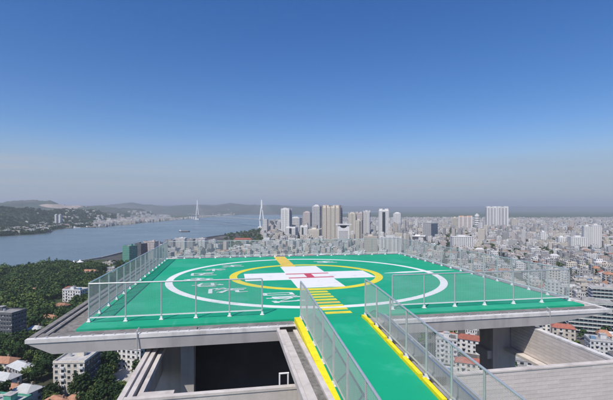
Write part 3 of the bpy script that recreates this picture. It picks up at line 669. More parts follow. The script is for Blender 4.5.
named('low white riverside pavilion with pale roof by the park trees', 97, 690, 26, 9, 1, 'cream', 'white', R(-20), name='pavilion')
for px, d, W, nf, wl, rf, lb in ((20,560,12,1,'white','white','small white house deep in the woods near the river at left'),(58,600,15,1,'pale grey','flat','flat pale house in the woods left of the bank tents'),
        (34,470,10,2,'pale grey','brown','small brown-roofed house in the middle of the park woods'),(62,395,12,2,'white','brown','white house with brown roof above the pinkish brick house'),
        (90,610,22,2,'cream','brown','cream house with brown roof near the riverside pavilion'),(113,640,18,2,'pale grey','flat','flat grey house left of the green netted tower'),
        (36,330,9,1,'grey','white','small white-roofed hut right of the dark office block'),(109,680,20,3,'beige','flat','beige flat block by the river beside netted tower')):
    named(lb, px, d, W, 8, nf, wl, rf, R(-10), balc=False, name='house')
# riverside tents
def tent(px, d, s, label):
    x, y = (px-CX)/F*d, d; t = thing('pavilion_tent', label, 'tent', (x,y,0.06), 0.3); EXCL.append((x,y,s))
    b = MB(); n = 8
    for k in range(n):
        a0 = 2*math.pi*k/n; a1 = 2*math.pi*(k+1)/n
        prev = None
        for (rr, z) in ((1,.45),(.55,.62),(.2,.9),(.02,1.25)):
            q = [(math.cos(a0)*s*rr, math.sin(a0)*s*rr, z*s), (math.cos(a1)*s*rr, math.sin(a1)*s*rr, z*s)]
            if prev: b.add(prev + q[::-1], [(0,1,2,3)])
            prev = q
    b.build('canopy', mat('white_tent_fabric', (0.8,0.8,0.8), 0.7, 0.05), t)
    for k in range(4):
        b = MB(); a = math.pi/4+k*math.pi/2; b.bar((math.cos(a)*s*.9,math.sin(a)*s*.9,0),(math.cos(a)*s*.9,math.sin(a)*s*.9,s*.47),.12,6); b.build('pole', M_steel, t)
tent(42, 668, 7.5, 'white peaked tent on the river bank at left of park')
tent(74, 716, 7, 'white peaked tent on the river bank nearest the green netted tower')
tent(80, 738, 6, 'smaller white peaked tent just behind the right-hand bank tent')

# ---- near right, seen under and beyond the slab
named('white house with red hipped roof seen under slab left of column', 470, 285, 17, 9, 3, 'white', 'red', R(-30), name='house')
named('pinkish house with red roof seen under slab beside the ramp', 449, 292, 12, 8, 3, 'pinkish', 'red', R(-30), name='house')
named('long low red-roofed house below the other red roofs under slab', 471, 250, 18, 8, 2, 'cream', 'red', R(-20), name='house')
named('red-roofed house below the right end of the helipad slab', 563, 312, 15, 9, 3, 'beige', 'red', R(-25), name='house')
def terrace_block(label, px, d, W, D, nf, rz):
    x, y = (px-CX)/F*d, d; t = thing('terraced_block', label, 'building', (x,y,0.06), rz); EXCL.append((x,y,math.hypot(W,D)/2+2))
    b = MB(); b.box(-W/2,W/2,-D/2,D/2,0,nf*FL); link('wall', b.mesh('wall', WM['grey']), t)
    for f in range(nf):
        b = MB(); z = f*FL; b.box(-W/2-.3,W/2+.3,-D/2-1.8,-D/2-.01,z+2.7,z+2.95,0)
        b.box(-W/2-1.6,-W/2-.31,-D/2-1.8,D/2,z+2.7,z+2.95,0)
        bl = link('balcony', b.mesh('balcony', M_wframe), t)
        b = MB()
        n = int(W/1.6)
        for k in range(n+1): b.bar((-W/2+k*W/n,-D/2-1.7,z+2.95),(-W/2+k*W/n,-D/2-1.7,z+3.95),.05,4)
        b.bar((-W/2,-D/2-1.7,z+3.95),(W/2,-D/2-1.7,z+3.95),.06,4); b.bar((-W/2,-D/2-1.7,z+3.45),(W/2,-D/2-1.7,z+3.45),.05,4)
        link('balustrade', b.mesh('balustrade', M_net), bl, kind='stuff')
    b = MB()
    for tr, a, c in faces(W, D)[:2] + faces(W, D)[3:]: windows_face(b, tr, a, c, 0, nf, 2.2, .7, 1.7, False)
    link('window_rows', b.mesh('window_rows', [M_glass, M_wframe]), t, kind='stuff')
    b = MB(); b.box(-W/2-.4,W/2+.4,-D/2-.4,D/2+.4,nf*FL,nf*FL+.5); b.box(-W*.2,W*.1,-2,2,nf*FL+.5,nf*FL+3); link('roof', b.mesh('roof', M_roofg), t)
terrace_block('grey terraced block with green balcony rails at right edge beyond slab', 590, 330, 30, 16, 8, R(-22))
terrace_block('second grey terraced block behind the one with green rails', 612, 385, 34, 16, 8, R(-22))

# ---- high-rises that stand out
def tower(label, x0, x1, ytop, ybase, wall, style, rz=CG, dfac=0.75, name='tower_block'):
    d = CAMZ*F/(ybase-HY); wpx = (x1-x0)/F*d
    c, s = math.cos(rz), abs(math.sin(rz)); W = wpx/(c + dfac*s); D = W*dfac
    Hh = CAMZ - (ytop-HY)*d/F; x, y = ((x0+x1)/2-CX)/F*d, d + D/2
    t = thing(name, label, 'tower block', (x,y,0.06), rz); EXCL.append((x,y,math.hypot(W,D)/2+3))
    wm = WM.get(wall) or MATS[wall]
    crown = 0.05*Hh if style.get('crown') else 1.5
    b = MB(); b.box(-W/2,W/2,-D/2,D/2,0,Hh-crown); link('wall', b.mesh('wall', wm), t)
    nf = int((Hh-crown)/FL)
    ns = style.get('strips', max(2, int(W/6)))
    if style.get('glass'):
        for i, (tr, a, c_) in enumerate(faces(W, D)):
            if i in style['glass']:
                b = MB(); b.add([tr(a+.6,.12,3),tr(c_-.6,.12,3),tr(c_-.6,.12,Hh-crown-2),tr(a+.6,.12,Hh-crown-2)], [(0,1,2,3)])
                for f in range(2, nf, 2):
                    b.hexa([tr(a+.5,.05,f*FL),tr(c_-.5,.05,f*FL),tr(c_-.5,.3,f*FL),tr(a+.5,.3,f*FL)],[tr(a+.5,.05,f*FL+.4),tr(c_-.5,.05,f*FL+.4),tr(c_-.5,.3,f*FL+.4),tr(a+.5,.3,f*FL+.4)],1)
                link('glass_face', b.mesh('glass_face', [M_bglass, M_wframe]), t)
    b = MB(); any_ = False
    for i, (tr, a, c_) in enumerate(faces(W, D)):
        if i == 2 or i in style.get('glass', ()): continue
        windows_face(b, tr, a, c_, 0, nf, style.get('win',1.8), style.get('gap',1.6), 1.6, False); any_ = True
    if any_: link('window_rows', b.mesh('window_rows', [M_glass, M_wframe]), t, kind='stuff')
    if style.get('fins'):
        n = style['fins']
        for tr, a, c_ in faces(W, D)[:2]:
            nn = n if c_-a > W*.9 else max(2, int(n*dfac))
            for k in range(nn):
                q = a+(c_-a)*k/(nn-1) ; w = W/n*style.get('finw',.28); q = min(max(q, a+w/2), c_-w/2)
                e = MB(); e.hexa([tr(q-w/2,-.2,0),tr(q+w/2,-.2,0),tr(q+w/2,1.5,0),tr(q-w/2,1.5,0)],[tr(q-w/2,-.2,Hh+.4),tr(q+w/2,-.2,Hh+.4),tr(q+w/2,1.5,Hh+.4),tr(q-w/2,1.5,Hh+.4)])
                link('fin', e.mesh('fin', WM[style.get('finc','white')]), t)
    if style.get('slot'):
        for q in style['slot']:
            e = MB(); e.box(W*q[0],W*q[1],-D/2-.35,-D/2+.5,Hh*.08,Hh*q[2]); link('recess_glazing', e.mesh('recess_glazing', M_glass), t)
    b = MB()
    if style.get('crown') == 'step':
        b.box(-W*.36,W*.36,-D*.36,D*.36,Hh-crown,Hh-crown*.4); b.box(-W*.22,W*.22,-D*.22,D*.22,Hh-crown*.4,Hh+crown*.3)
    elif style.get('crown') == 'curve':
        n = 8
        for k in range(n):
            a0 = -1+2*k/n; zc = crown*(1-((a0+1/n)**2))*1.4
            b.box(W/2*a0,W/2*(a0+2/n),-D/2,D/2,Hh-crown,Hh-crown+zc+1)
    elif style.get('crown') == 'pair':
        b.box(-W*.46,-W*.12,-D*.4,D*.4,Hh-crown,Hh+crown*.2); b.box(W*.12,W*.46,-D*.4,D*.4,Hh-crown,Hh+crown*.2); b.box(-W*.1,W*.1,-D*.3,D*.3,Hh-crown,Hh-crown*.5)
    else:
        b.box(-W/2-.4,W/2+.4,-D/2-.4,D/2+.4,Hh-crown,Hh-.8); b.box(-W*.2,W*.15,-D*.2,D*.25,Hh-.8,Hh+3.0)
    link('crown', b.mesh('crown', WM[style.get('crownc', wall if wall in WM else 'white')]), t)
    return t, W, D, Hh
tower('white tower with curved crown nearest the bridge', 281, 291.5, 208.5, 235, 'white', dict(crown='curve', glass=(1,), fins=3, finw=.3), dfac=.9)
tower('low white block between curved-crown tower and grey-pink tower', 290.5, 302, 217, 233, 'white', dict(gap=1.0, crown='step'))
tower('grey-pink stepped tower left of blue glass tower', 303, 312, 211.5, 229, 'pinkish', dict(crown='step', glass=(1,)))
tower('slim tower with dark blue glass right side and white cap', 312, 322.5, 205, 231, 'pale grey', dict(crown='step', glass=(1,), crownc='white'), dfac=1.0)
tower('small white twin-topped block below the curved-crown tower', 285.5, 298, 227, 239, 'white', dict(crown='pair', slot=((-.12,.12,.9),)))
tower('white block with dark centre below slim glass tower', 300, 309.5, 225.5, 240, 'white', dict(crown='pair', slot=((-.25,-.05,.85),)))
tower('broad cream block below slim glass tower', 308, 322, 229, 240.5, 'cream', dict(gap=1.2))
tower('large cream tower with brown vertical stripes and dark right side', 322, 342.5, 205.5, 242, 'cream', dict(crown='pair', fins=5, finw=.22, finc='rust', glass=(1,)), dfac=.5)
tower('yellowish tower beside the large striped tower', 348.5, 357, 212.5, 238, 'cream', dict(crown='step', fins=3, finc='beige'))
tower('pinkish tower behind the yellowish tower', 355.5, 364, 212, 236, 'pinkish', dict(crown='pair'))
tower('cream tower standing before the pinkish tower', 355.5, 363, 220, 243, 'cream', dict(slot=((.18,.32,.95),)))
tower('pale grey tower with vertical ribs right of pinkish tower', 363.5, 370.5, 210.5, 236, 'pale grey', dict(crown='step', fins=4, finw=.35))
tower('slim white slab tower with single dark central slot', 379, 389.5, 209, 239, 'white', dict(slot=((-.16,.14,.9),), crown='pair', gap=2.6), R(-6), .7)
tower('small white tower right of the slotted slab tower', 393.5, 402.5, 212.5, 229, 'white', dict(crown='step', glass=(3,)))
tower('dark glass office cube in the middle of the city', 425, 439, 222.5, 240, 'pale grey', dict(glass=(0,)), R(32), 1.0)
tower('low block with dark roof left of the dark glass cube', 411, 428, 236, 242, 'slate_facade', dict())
tower('cream block left of the orange-topped block', 452, 459.5, 217.5, 230, 'cream', dict(gap=1.0))
mat('orange_render', (0.62,0.33,0.20), 0.8, 0.1, 0.3); WM['orange'] = MATS['orange_render']
tower('white block with orange top storeys', 459.5, 474.5, 216, 231, 'pinkish', dict(crown='pair', crownc='orange', fins=4))
tower('broad white building with grid of square windows behind right fence', 453, 474, 236.5, 250.5, 'white', dict(win=2.4, gap=2.2), R(-4), .5)
tower('wide cream slab block just beyond the far fence of the pad', 364, 378, 236, 258, 'beige', dict(win=1.3, gap=1.2), R(-8), .5)
tower('pale block beside the wide cream slab block', 380, 402, 237, 256, 'pale grey', dict(fins=6, finw=.3), R(-10), .5)
tower('left one of two white finned twin towers at right', 487, 497.2, 206.5, 228.5, 'pale grey', dict(fins=4, finw=.42, crown='pair', crownc='white'), R(-8), .5)
tower('right one of two white finned twin towers at right', 497.8, 508.5, 206.5, 228.5, 'pale grey', dict(fins=4, finw=.42, crown='pair', crownc='white'), R(-8), .5)
tower('left one of white twin towers near right edge', 584.5, 592.5, 226, 249, 'white', dict(win=1.4, gap=2.0), R(-12))
tower('right one of white twin towers near right edge', 592.5, 602.5, 225, 249, 'white', dict(win=1.4, gap=2.2), R(-12))
tower('wide low white block joined before the right-edge twin towers', 572, 588, 237, 249.5, 'white', dict(gap=2.2), R(-10), .5)
tower('white cube-like block left of the right-edge towers', 559, 567, 237, 248.5, 'white', dict(gap=2.0), R(-10))
tower('slim pale tower at the far end behind right city', 569, 573, 227, 234, 'brown', dict())
tower('cream slab block behind the finned tower pair', 512, 520, 219, 228, 'cream', dict())
tower('grey apartment tower in the right city below finned towers', 503, 510, 232, 243, 'grey', dict())
tower('white apartment tower right of city centre by dark trees', 541, 548, 232, 242, 'white', dict())
tower('far white twin tower on the opposite river bank, left one', 54.3, 57.2, 214.5, 226.3, 'white', dict(), R(-20), 1.0)
tower('far white twin tower on the opposite river bank, right one', 58.2, 61.2, 214.5, 226.3, 'white', dict(), R(-20), 1.0)
# white round tower
d = CAMZ*F/(228-HY); x = (477-CX)/F*d; rr = 2.3/F*d; hh = CAMZ-(213.5-HY)*d/F
t = thing('round_tower', 'white cylindrical tower right of orange-topped block', 'tower', (x,d,0.06)); EXCL.append((x,d,rr+3))
b = MB(); b.bar((0,0,0),(0,0,hh*.9),rr,20); b.build('shaft', WM['white'], t)
b = MB()
for k in range(5): b.ring(0,0,rr*.98,rr*1.06,hh*(.15+.15*k),hh*(.15+.15*k)+2.5,20)
b.build('band', M_glass, t)
b = MB(); b.bar((0,0,hh*.9),(0,0,hh),rr*.8,20,rr*.25); b.build('dome', WM['pale grey'], t)
# gate-shaped white building: two legs, linking top with a round hollow
d = CAMZ*F/(246-HY); px0, px1 = 335.5, 352.0; W = (px1-px0)/F*d*.96; Hh = CAMZ-(224-HY)*d/F; x = ((px0+px1)/2-CX)/F*d
t = thing('gate_building', 'white building with wide cap and dark round hollow at the top', 'building', (x,d+8,0.06), R(-5)); EXCL.append((x,d+8,W*.8))
b = MB(); D = 15; n = 14; rad = W*.24; bw = W*.36
poly = [(-bw,0),(bw,0),(bw,Hh-3.2)] + [(rad*math.cos(math.pi*k/n), Hh-3.2-rad*.8*math.sin(math.pi*k/n)) for k in range(n+1)] + [(-bw,Hh-3.2)]
N = len(poly)
b.add([(p,-D/2,z) for p,z in poly]+[(p,D/2,z) for p,z in poly], [tuple(range(N)), tuple(range(2*N-1,N-1,-1))]+[(k,N+k,N+(k+1)%N,(k+1)%N) for k in range(N)])
b.build('wall', WM['white'], t)
b = MB(); b.box(-W*.5,W*.5,-D*.62,D*.62,Hh-3.2,Hh); b.build('cap', WM['white'], t)
b = MB(); b.box(-rad,rad,0,1.0,Hh-3.2-rad*.8,Hh-3.3); b.build('hollow_glazing', M_glass, t)
b = MB()
for f in range(1, int((Hh-rad-6)/FL)): b.box(-bw*.8,bw*.8,-D/2-.06,-D/2+.2,f*FL+1,f*FL+2.1)
b.build('window_bands', M_glass, t, kind='stuff')

# ------------------------------------------------------------------ the rest of the city
def pt_in(poly, x, y):
    ins = False; j = len(poly)-1
    for i in range(len(poly)):
        if (poly[i][1] > y) != (poly[j][1] > y) and x < (poly[j][0]-poly[i][0])*(y-poly[i][1])/(poly[j][1]-poly[i][1])+poly[i][0]: ins = not ins
        j = i
    return ins
def px_of(x, y, z): return CX + x/y*F, HY + (CAMZ-z)/y*F
PADPOLY = [(60,345),(150,345),(150,400),(440,400),(470,330),(600,306),(400,247),(166,252),(40,330)]
def hidden(x, y, h):
    a = px_of(x, y, h); c = px_of(x, y, 0)
    return all(pt_in(PADPOLY, a[0]+q, a[1]+w) for q in (-45, 45) for w in (-14, 22)) and pt_in(PADPOLY, a[0]-55, a[1]) and pt_in(PADPOLY, a[0]+55, a[1])
lots = []; ca, sa = math.cos(CG), math.sin(CG)
for i in range(-300, 300):
    for j in range(-320, 320):
        px_, py_ = 18.5, 15.5
        ox = i*px_ + (i//5)*9 ; oy = j*py_ + (j//4)*10
        ox += rng.uniform(-4,4); oy += rng.uniform(-3.5,3.5)
        x = ox*ca - oy*sa; y = ox*sa + oy*ca + 1200
        rr_ = rng.random(), rng.random(), rng.random(), rng.random(), rng.random()
        if y < 215 or y > 3750: continue
        gx, gy = px_of(x, y, 0)
        if gx < -10 or gx > 650: continue
        if not pt_in(land, x, y) or pt_in(park, x, y): continue
        if gx < 176 and gy > 262: continue
        if gx < 160 and gy > 245: continue
        if gx < 262 and gy < 249: continue
        if rr_[0] < (0.13 if y < 900 else 0.20): continue
        hi = rr_[1]
        nf = 1 + int(rr_[2]*3) if hi < .52 else (3 + int(rr_[2]*4) if hi < .972 or y > 1900 else 8 + int(rr_[2]*6))
        if 1300 < y < 2300 and gx < 420 and rr_[1] > .84: nf += int(7*rr_[3])
        if gx > 430 and y < 950: nf = min(nf, 4 if rr_[4] < .7 else 5)
        if gx < 345 and y < 1500: nf = min(nf, 6)
        W = 8 + rr_[3]**2*13; D = 7.5 + rr_[4]*5.5
        if not clear(x, y, max(W,D)*.5): continue
        if hidden(x, y, nf*FL): continue
        lots.append((x, y, W, D, nf))
lots.sort(key=lambda q: q[1])
PROTO = {}
PAL = ['white','white','white','pale grey','pale grey','pale grey','cream','cream','beige','grey','grey','pinkish']
KINDS = []
for wl in ('white','pale grey','cream','beige','grey','pinkish'):
    for sz in (3,5,7): KINDS.append((wl, sz, 'flat'))
KINDS += [('white',3,'grey'),('cream',2,'red'),('beige',3,'brown'),('pale grey',2,'grey'),('white',2,'white'),('grey',2,'grey'),('white',11,'flat'),('cream',13,'flat'),('pale grey',11,'flat')]
RN = {'flat':'flat roof','red':'red hipped roof','brown':'brown hipped roof','blue':'blue sheet roof','grey':'grey hipped roof','white':'white sheet roof'}
NW = {2:'two',3:'three',5:'five',7:'seven',11:'eleven',13:'thirteen'}
NIND = 225
def zone(x, y):
    gx, gy = px_of(x, y, 0)
    if gx < 275: return 'behind the far left of the pad fence'
    if gx < 425: return 'in the city straight behind the pad'
    if gy > 300: return 'on the low ground right of the pad'
    return 'in the dense city right of the pad'
rest = []
CL = [(497,220,'below the white finned twin towers'),(592,238,'near the right-edge white twin towers'),(463,243,'near the white block with square window grid'),(432,230,'near the dark glass cube'),(590,318,'by the grey terraced block'),
      (563,325,'by the red-roofed house below slab'),(460,345,'among the red roofs under the slab'),(384,225,'below the slotted white slab tower'),(332,225,'below the large striped tower'),(343,235,'by the white gate-shaped building'),
      (286,225,'below the white curved-crown tower'),(190,243,'behind the far fence by white riverside blocks'),(240,246,'behind the far fence near red-roofed hall'),(545,260,'beyond the right fence corner'),(520,275,'seen through the city-side fence'),(600,275,'at the right picture edge')]
def city_phrase(x, y, h):
    a = px_of(x, y, h*.5); return min(CL, key=lambda q: (q[0]-a[0])**2+(q[1]-a[1])**2)[2]
for idx, (x, y, W, D, nf) in enumerate(lots):
    if idx >= NIND: rest.append((x, y, W, D, nf)); continue
    cand = [k for k in KINDS if abs(k[1]-nf) <= 1 + nf*.2] or [('white',7,'flat')]
    k = rng.choice(cand)
    lab = '%s %s %s-storey building, %s, %s' % ('narrow' if W < 10 else 'broad' if W > 14 else 'mid-width', k[0], NW[k[1]], RN[k[2]], city_phrase(x, y, nf*FL))
    rz = CG + rng.choice((0,0,0,math.pi/2)) + rng.uniform(-.06,.06)
    if k not in PROTO:
        t = thing('city_building', lab, 'building', (x,y,0.06), rz, 'city buildings round the helipad tower')
        block_parts(t, 15.5, 11.5, k[1], k[0], k[2], r=random.Random(len(PROTO)), back=True)
        PROTO[k] = t
    else:
        t = copy_tree(PROTO[k]); t.location = (x,y,0.06); t.rotation_euler = (0,0,rz); t['label'] = lab
    t.scale = (W/15.5, D/11.5, 1.0)

# everything farther off: one mass of roofs and walls
M_far = bpy.data.materials.new('distant_building_walls'); M_far.use_nodes = True
n_ = M_far.node_tree.nodes; l_ = M_far.node_tree.links; bs = n_['Principled BSDF']; bs.inputs['Roughness'].default_value = .85; bs.inputs['Specular IOR Level'].default_value = .2
at = n_.new('ShaderNodeVertexColor'); at.layer_name = 'Col'
uvn = n_.new('ShaderNodeUVMap'); uvn.uv_map = 'UVMap'; sp = n_.new('ShaderNodeSeparateXYZ'); l_.new(uvn.outputs[0], sp.inputs[0])
fu = mnode(n_, l_, 'FRACT', mnode(n_, l_, 'DIVIDE', sp.outputs[0], 3.0), 0); fv = mnode(n_, l_, 'FRACT', mnode(n_, l_, 'DIVIDE', sp.outputs[1], 3.1), 0)
wu = mnode(n_, l_, 'LESS_THAN', mnode(n_, l_, 'ABSOLUTE', mnode(n_, l_, 'SUBTRACT', fu, .5), 0), .27)
wv = mnode(n_, l_, 'LESS_THAN', mnode(n_, l_, 'ABSOLUTE', mnode(n_, l_, 'SUBTRACT', fv, .55), 0), .27)
wm_ = mnode(n_, l_, 'MULTIPLY', wu, wv)
mxx = n_.new('ShaderNodeMix'); mxx.data_type = 'RGBA'; mxx.inputs[7].default_value = (.06,.065,.075,1)
l_.new(wm_, mxx.inputs[0]); l_.new(at.outputs[0], mxx.inputs[6]); l_.new(mxx.outputs[2], bs.inputs['Base Color'])
M_farroof = bpy.data.materials.new('distant_roofs'); M_farroof.use_nodes = True
n2_ = M_farroof.node_tree.nodes; b2 = n2_['Principled BSDF']; b2.inputs['Roughness'].default_value = .95
a2 = n2_.new('ShaderNodeVertexColor'); a2.layer_name = 'Col'; M_farroof.node_tree.links.new(a2.outputs[0], b2.inputs['Base Color'])
class Mass:
    def __init__(s): s.v=[]; s.f=[]; s.m=[]; s.c=[]; s.uv=[]
    def quad(s, pts, m, c, uv):
        o = len(s.v); s.v += pts; s.f.append(tuple(range(o, o+len(pts)))); s.m.append(m); s.c += [c]*len(pts); s.uv += uv
    def box(s, x, y, W, D, z0, z1, rz, wc, rc):
        c, t = math.cos(rz), math.sin(rz)
        P_ = [(x+a*c-b_*t, y+a*t+b_*c) for a, b_ in ((-W/2,-D/2),(W/2,-D/2),(W/2,D/2),(-W/2,D/2))]
        for k in range(4):
            p, q = P_[k], P_[(k+1)%4]; L = (W, D, W, D)[k]; L = max(1, round(L/3.0))*3.0
            s.quad([(*p,z0),(*q,z0),(*q,z1),(*p,z1)], 0, wc, [(0,z0),(L,z0),(L,z1),(0,z1)])
        s.quad([(*p,z1) for p in P_], 1, rc, [(0,0)]*4)
        return P_
    def parapet(s, P_, z, h, wc, t=0.3):
        cx_ = sum(p[0] for p in P_)/4; cy_ = sum(p[1] for p in P_)/4
        Q = [(cx_+(p[0]-cx_)*.94, cy_+(p[1]-cy_)*.94) for p in P_]
        for k in range(4):
            p, q, qi, pi_ = P_[k], P_[(k+1)%4], Q[(k+1)%4], Q[k]
            s.quad([(*p,z),(*q,z),(*q,z+h),(*p,z+h)],1,wc,[(0,0)]*4); s.quad([(*p,z+h),(*q,z+h),(*qi,z+h),(*pi_,z+h)],1,wc,[(0,0)]*4); s.quad([(*qi,z),(*pi_,z),(*pi_,z+h),(*qi,z+h)],1,wc,[(0,0)]*4)
    def hip(s, P_, z, h, rc):
        cx_ = sum(p[0] for p in P_)/4; cy_ = sum(p[1] for p in P_)/4
        e = [((P_[0][0]+P_[3][0])/2, (P_[0][1]+P_[3][1])/2), ((P_[1][0]+P_[2][0])/2, (P_[1][1]+P_[2][1])/2)]
        e = [(cx_+(p[0]-cx_)*.6, cy_+(p[1]-cy_)*.6, z+h) for p in e]
        B = [(*p,z) for p in P_]
        s.quad([B[0],B[1],e[1],e[0]],1,rc,[(0,0)]*4); s.quad([B[2],B[3],e[0],e[1]],1,rc,[(0,0)]*4)
        s.quad([B[1],B[2],e[1]],1,rc,[(0,0)]*3); s.quad([B[3],B[0],e[0]],1,rc,[(0,0)]*3)
    def build(s, name, label, cat):
        me = bpy.data.meshes.new(name); me.from_pydata(s.v, [], s.f); me.materials.append(M_far); me.materials.append(M_farroof)
        me.polygons.foreach_set('material_index', s.m)
        ul = me.uv_layers.new(name='UVMap'); ul.data.foreach_set('uv', [q for p in s.uv for q in p])
        cl = me.color_attributes.new('Col', 'FLOAT_COLOR', 'POINT'); cl.data.foreach_set('color', [q for p in s.c for q in (*p,1.0)])
        me.update(); return link(name, me, kind='stuff', label=label, cat=cat)
def jit(c, a=.12):
    k = 1+rng.uniform(-a,a); return tuple(min(.85, v*k) for v in c)
ROOFS = [(.62,.61,.60),(.40,.395,.385),(.28,.275,.27),(.50,.49,.48),(.19,.19,.185),(.32,.15,.11),(.26,.19,.15),(.20,.26,.33),(.60,.60,.60),(.33,.32,.31),(.12,.12,.12),(.45,.45,.44)]
def fill(mass, lst, rzbase=CG, hills=False):
    for x, y, W, D, nf in lst:
        zb = max(q(x, y) for q in HILLS) if hills else 0.0
        wc = jit(WALLC[rng.choice(PAL)]); rc = jit(rng.choice(ROOFS)); rz = rzbase + rng.choice((0,0,0,math.pi/2)) + rng.uniform(-.08,.08) + .35*noise.noise(Vector((x*.002,y*.002,1))); h = nf*3.1 + zb
        Pp = mass.box(x, y, W, D, max(0.06, zb-6), h, rz, wc, rc)
        if nf <= 4 and rng.random() < .30: mass.hip([tuple(p) for p in Pp], h+.05, D*.25, jit(rng.choice([ROOFS[5],ROOFS[6],ROOFS[1],ROOFS[2],ROOFS[4],ROOFS[4],ROOFS[0],ROOFS[2]])))
        else:
            mass.parapet(Pp, h, 1.1, wc)
            mass.box(x+rng.uniform(-W,W)*.2, y+rng.uniform(-D,D)*.2, 4.2, 3.8, h, h+3.0, rz, wc, rc)
            if rng.random() < .35: mass.box(x+rng.uniform(-W,W)*.3, y-D*.2, 3, 2.4, h, h+1.9, rz, jit(rng.choice(ROOFS[4:8])), jit(rng.choice(ROOFS[4:8])))
ms = Mass(); fill(ms, rest)
ms.build('distant_city', 'dense mass of pale low-rise city blocks stretching to the plain', 'city')
# towns on the far bank
fb = []
for _ in range(900):
    gx = rng.uniform(95, 170); gy = interp(far_shore, gx) - abs(rng.gauss(0, 1.9)) - .35
    if gy < 211.5: continue
    x, y = gw(gx, gy); fb.append((x, y, rng.uniform(16,44), rng.uniform(11,16), rng.choice((2,3,4,5,6,7))))
for _ in range(260):
    gx = rng.uniform(-10, 95); gy = interp(far_shore, gx) - abs(rng.gauss(0, 3.2)) - .6
    x, y = gw(gx, gy); fb.append((x, y, rng.uniform(10,28), rng.uniform(9,13), rng.choice((1,2,3,4,5))))
for _ in range(120):
    gx = rng.uniform(170, 235); gy = interp(far_shore, gx) - abs(rng.gauss(0, .6)) - .2
    if gy < 212.2: continue
    x, y = gw(gx, gy); fb.append((x, y, rng.uniform(16,40), 14, rng.choice((2,3,4))))
ms = Mass(); fill(ms, fb, 0.3, True); ms.build('far_bank_town', 'pale buildings strung along the far river bank below hills', 'town')

# ------------------------------------------------------------------ trees in place
spots = []
tries = 0
while len(spots) < 2300 and tries < 40000:
    tries += 1
    gx = rng.uniform(-15, 175); dd = math.sqrt(rng.uniform(185**2, 700**2)); x, y = (gx-CX)/F*dd, dd
    if not pt_in(park, x, y): continue
    if gx > 112 and dd < 560 and not (gx > 118 and 255 < dd < 330): 
        if rng.random() < .5: continue
    if 112 < gx < 137 and 222 < dd < 262: continue
    if not clear(x, y, 0.5): continue
    if any((x-a)**2+(y-c)**2 < 22 for a, c in spots[-250:]): continue
    if hidden(x, y, 9): continue
    if noise.noise(Vector((x*.025, y*.018, 8))) > .27: continue
    spots.append((x, y))
spots.sort(key=lambda p: p[1])
lab_t = ['dark green broadleaf tree in the park left of the tower','mid green rounded tree in the park left of the tower','fresh yellow-green tree in the park left of the tower']
TL = [((0,322),'near the dark office block'),((78,224),'beside the cream apartment block'),((76,440),'near the white villa-like block'),((22,243),'behind the pale long shed'),((6,186),'beside the green-netted building'),
      ((50,352),'around the low pinkish brick house'),((36,330),'by the small white-roofed hut'),((134,258),'near the white block under the slab'),((62,395),'by the brown-roofed white house'),((104,262),'round the small brown block'),((2,252),'near the left-edge brown-roofed house'),((58,198),'by the orange-brown roofed house')]
TL = [((p[0]-CX)/F*p[1], p[1], w) for p, w in TL]
def near_phrase(x, y): return min(TL, key=lambda q: (q[0]-x)**2+(q[1]-y)**2)[2]
for (x, y) in spots[:230]:
    k = rng.randrange(7); sc = rng.uniform(.55,1.35); hh = TREES[k][2]*sc
    tree(x, y, sc, k, '%s %s %s' % ('small' if hh < 7 else 'tall' if hh > 10 else 'medium-height', ('dark green broadleaf tree','mid green rounded tree','yellow-green tree')[k % 3], near_phrase(x, y)), 'park trees left of the tower')
def tree_mass(name, lst, label, clumps=16, per=9, leaf=.85, smin=.5, smax=1.45, hills=False):
    vs = []; fs = []; mi = []; cache = []
    for k in range(8):
        r = random.Random(90+k); h = r.uniform(7,11); cache.append(crown_geo(r, h*.5, h, clumps, per, leaf))
    for (x, y) in lst:
        q = rng.randrange(8); cv, cf = cache[q]; s = rng.uniform(smin, smax); a = rng.uniform(0,6.28); c, t = math.cos(a)*s, math.sin(a)*s
        zb = max(q2(x, y) for q2 in HILLS) if hills else 0.0
        o = len(vs); vs += [(x+p[0]*c-p[1]*t, y+p[0]*t+p[1]*c, zb+p[2]*s) for p in cv]; fs += [tuple(o+i for i in f) for f in cf]
        mi += [rng.choice((0,0,1,1,2))]*len(cf)
    me = bpy.data.meshes.new(name); me.from_pydata(vs, [], fs)
    for m in LEAF: me.materials.append(m)
    me.polygons.foreach_set('material_index', mi); me.update()
    return link(name, me, kind='stuff', label=label, cat='trees')
tree_mass('park_woodland', spots[230:], 'dense green woodland between the park and the river')
st = []
for _ in range(90000):
    gx = rng.uniform(225, 630); dd = math.sqrt(rng.uniform(215**2, 2600**2)); x, y = (gx-CX)/F*dd, dd
    if not pt_in(land, x, y) or hidden(x, y, 8): continue
    n1 = noise.noise(Vector((x*.006, y*.006, 3)))
    dens = .30 + max(0, n1)*1.1
    if gx < 300 and dd > 1100: dens = .8
    if rng.random() > dens*.14: continue
    if not clear(x, y, 0): continue
    st.append((x, y))
    if len(st) > 5000: break
tree_mass('street_trees', st, 'scattered dark green trees between the city buildings', 8, 8, 1.3, .7, 1.15)
ft = []
for _ in range(2200):
    gx = rng.uniform(-12, 100); gy = interp(far_shore, gx) - abs(rng.gauss(0, 3.5)) - .3
    if gy < 216: continue
    ft.append(gw(gx, gy))
for _ in range(2600):
    gx = rng.uniform(-12, 120); dd = rng.uniform(.0, 1.0); ys = CAMZ*F/(interp(far_shore, gx)-HY); yy = ys + 60 + dd*1000
    ft.append(((gx-CX)/F*yy, yy))
tree_mass('far_bank_woodland', ft, 'dark woodland on the far river bank below the hills', 6, 6, 2.2, .9, 1.6, True)

sheet('courtyard_paving', [gw(112,361),gw(140,361),gw(132,386),gw(108,386)], 0.14, M_pave)

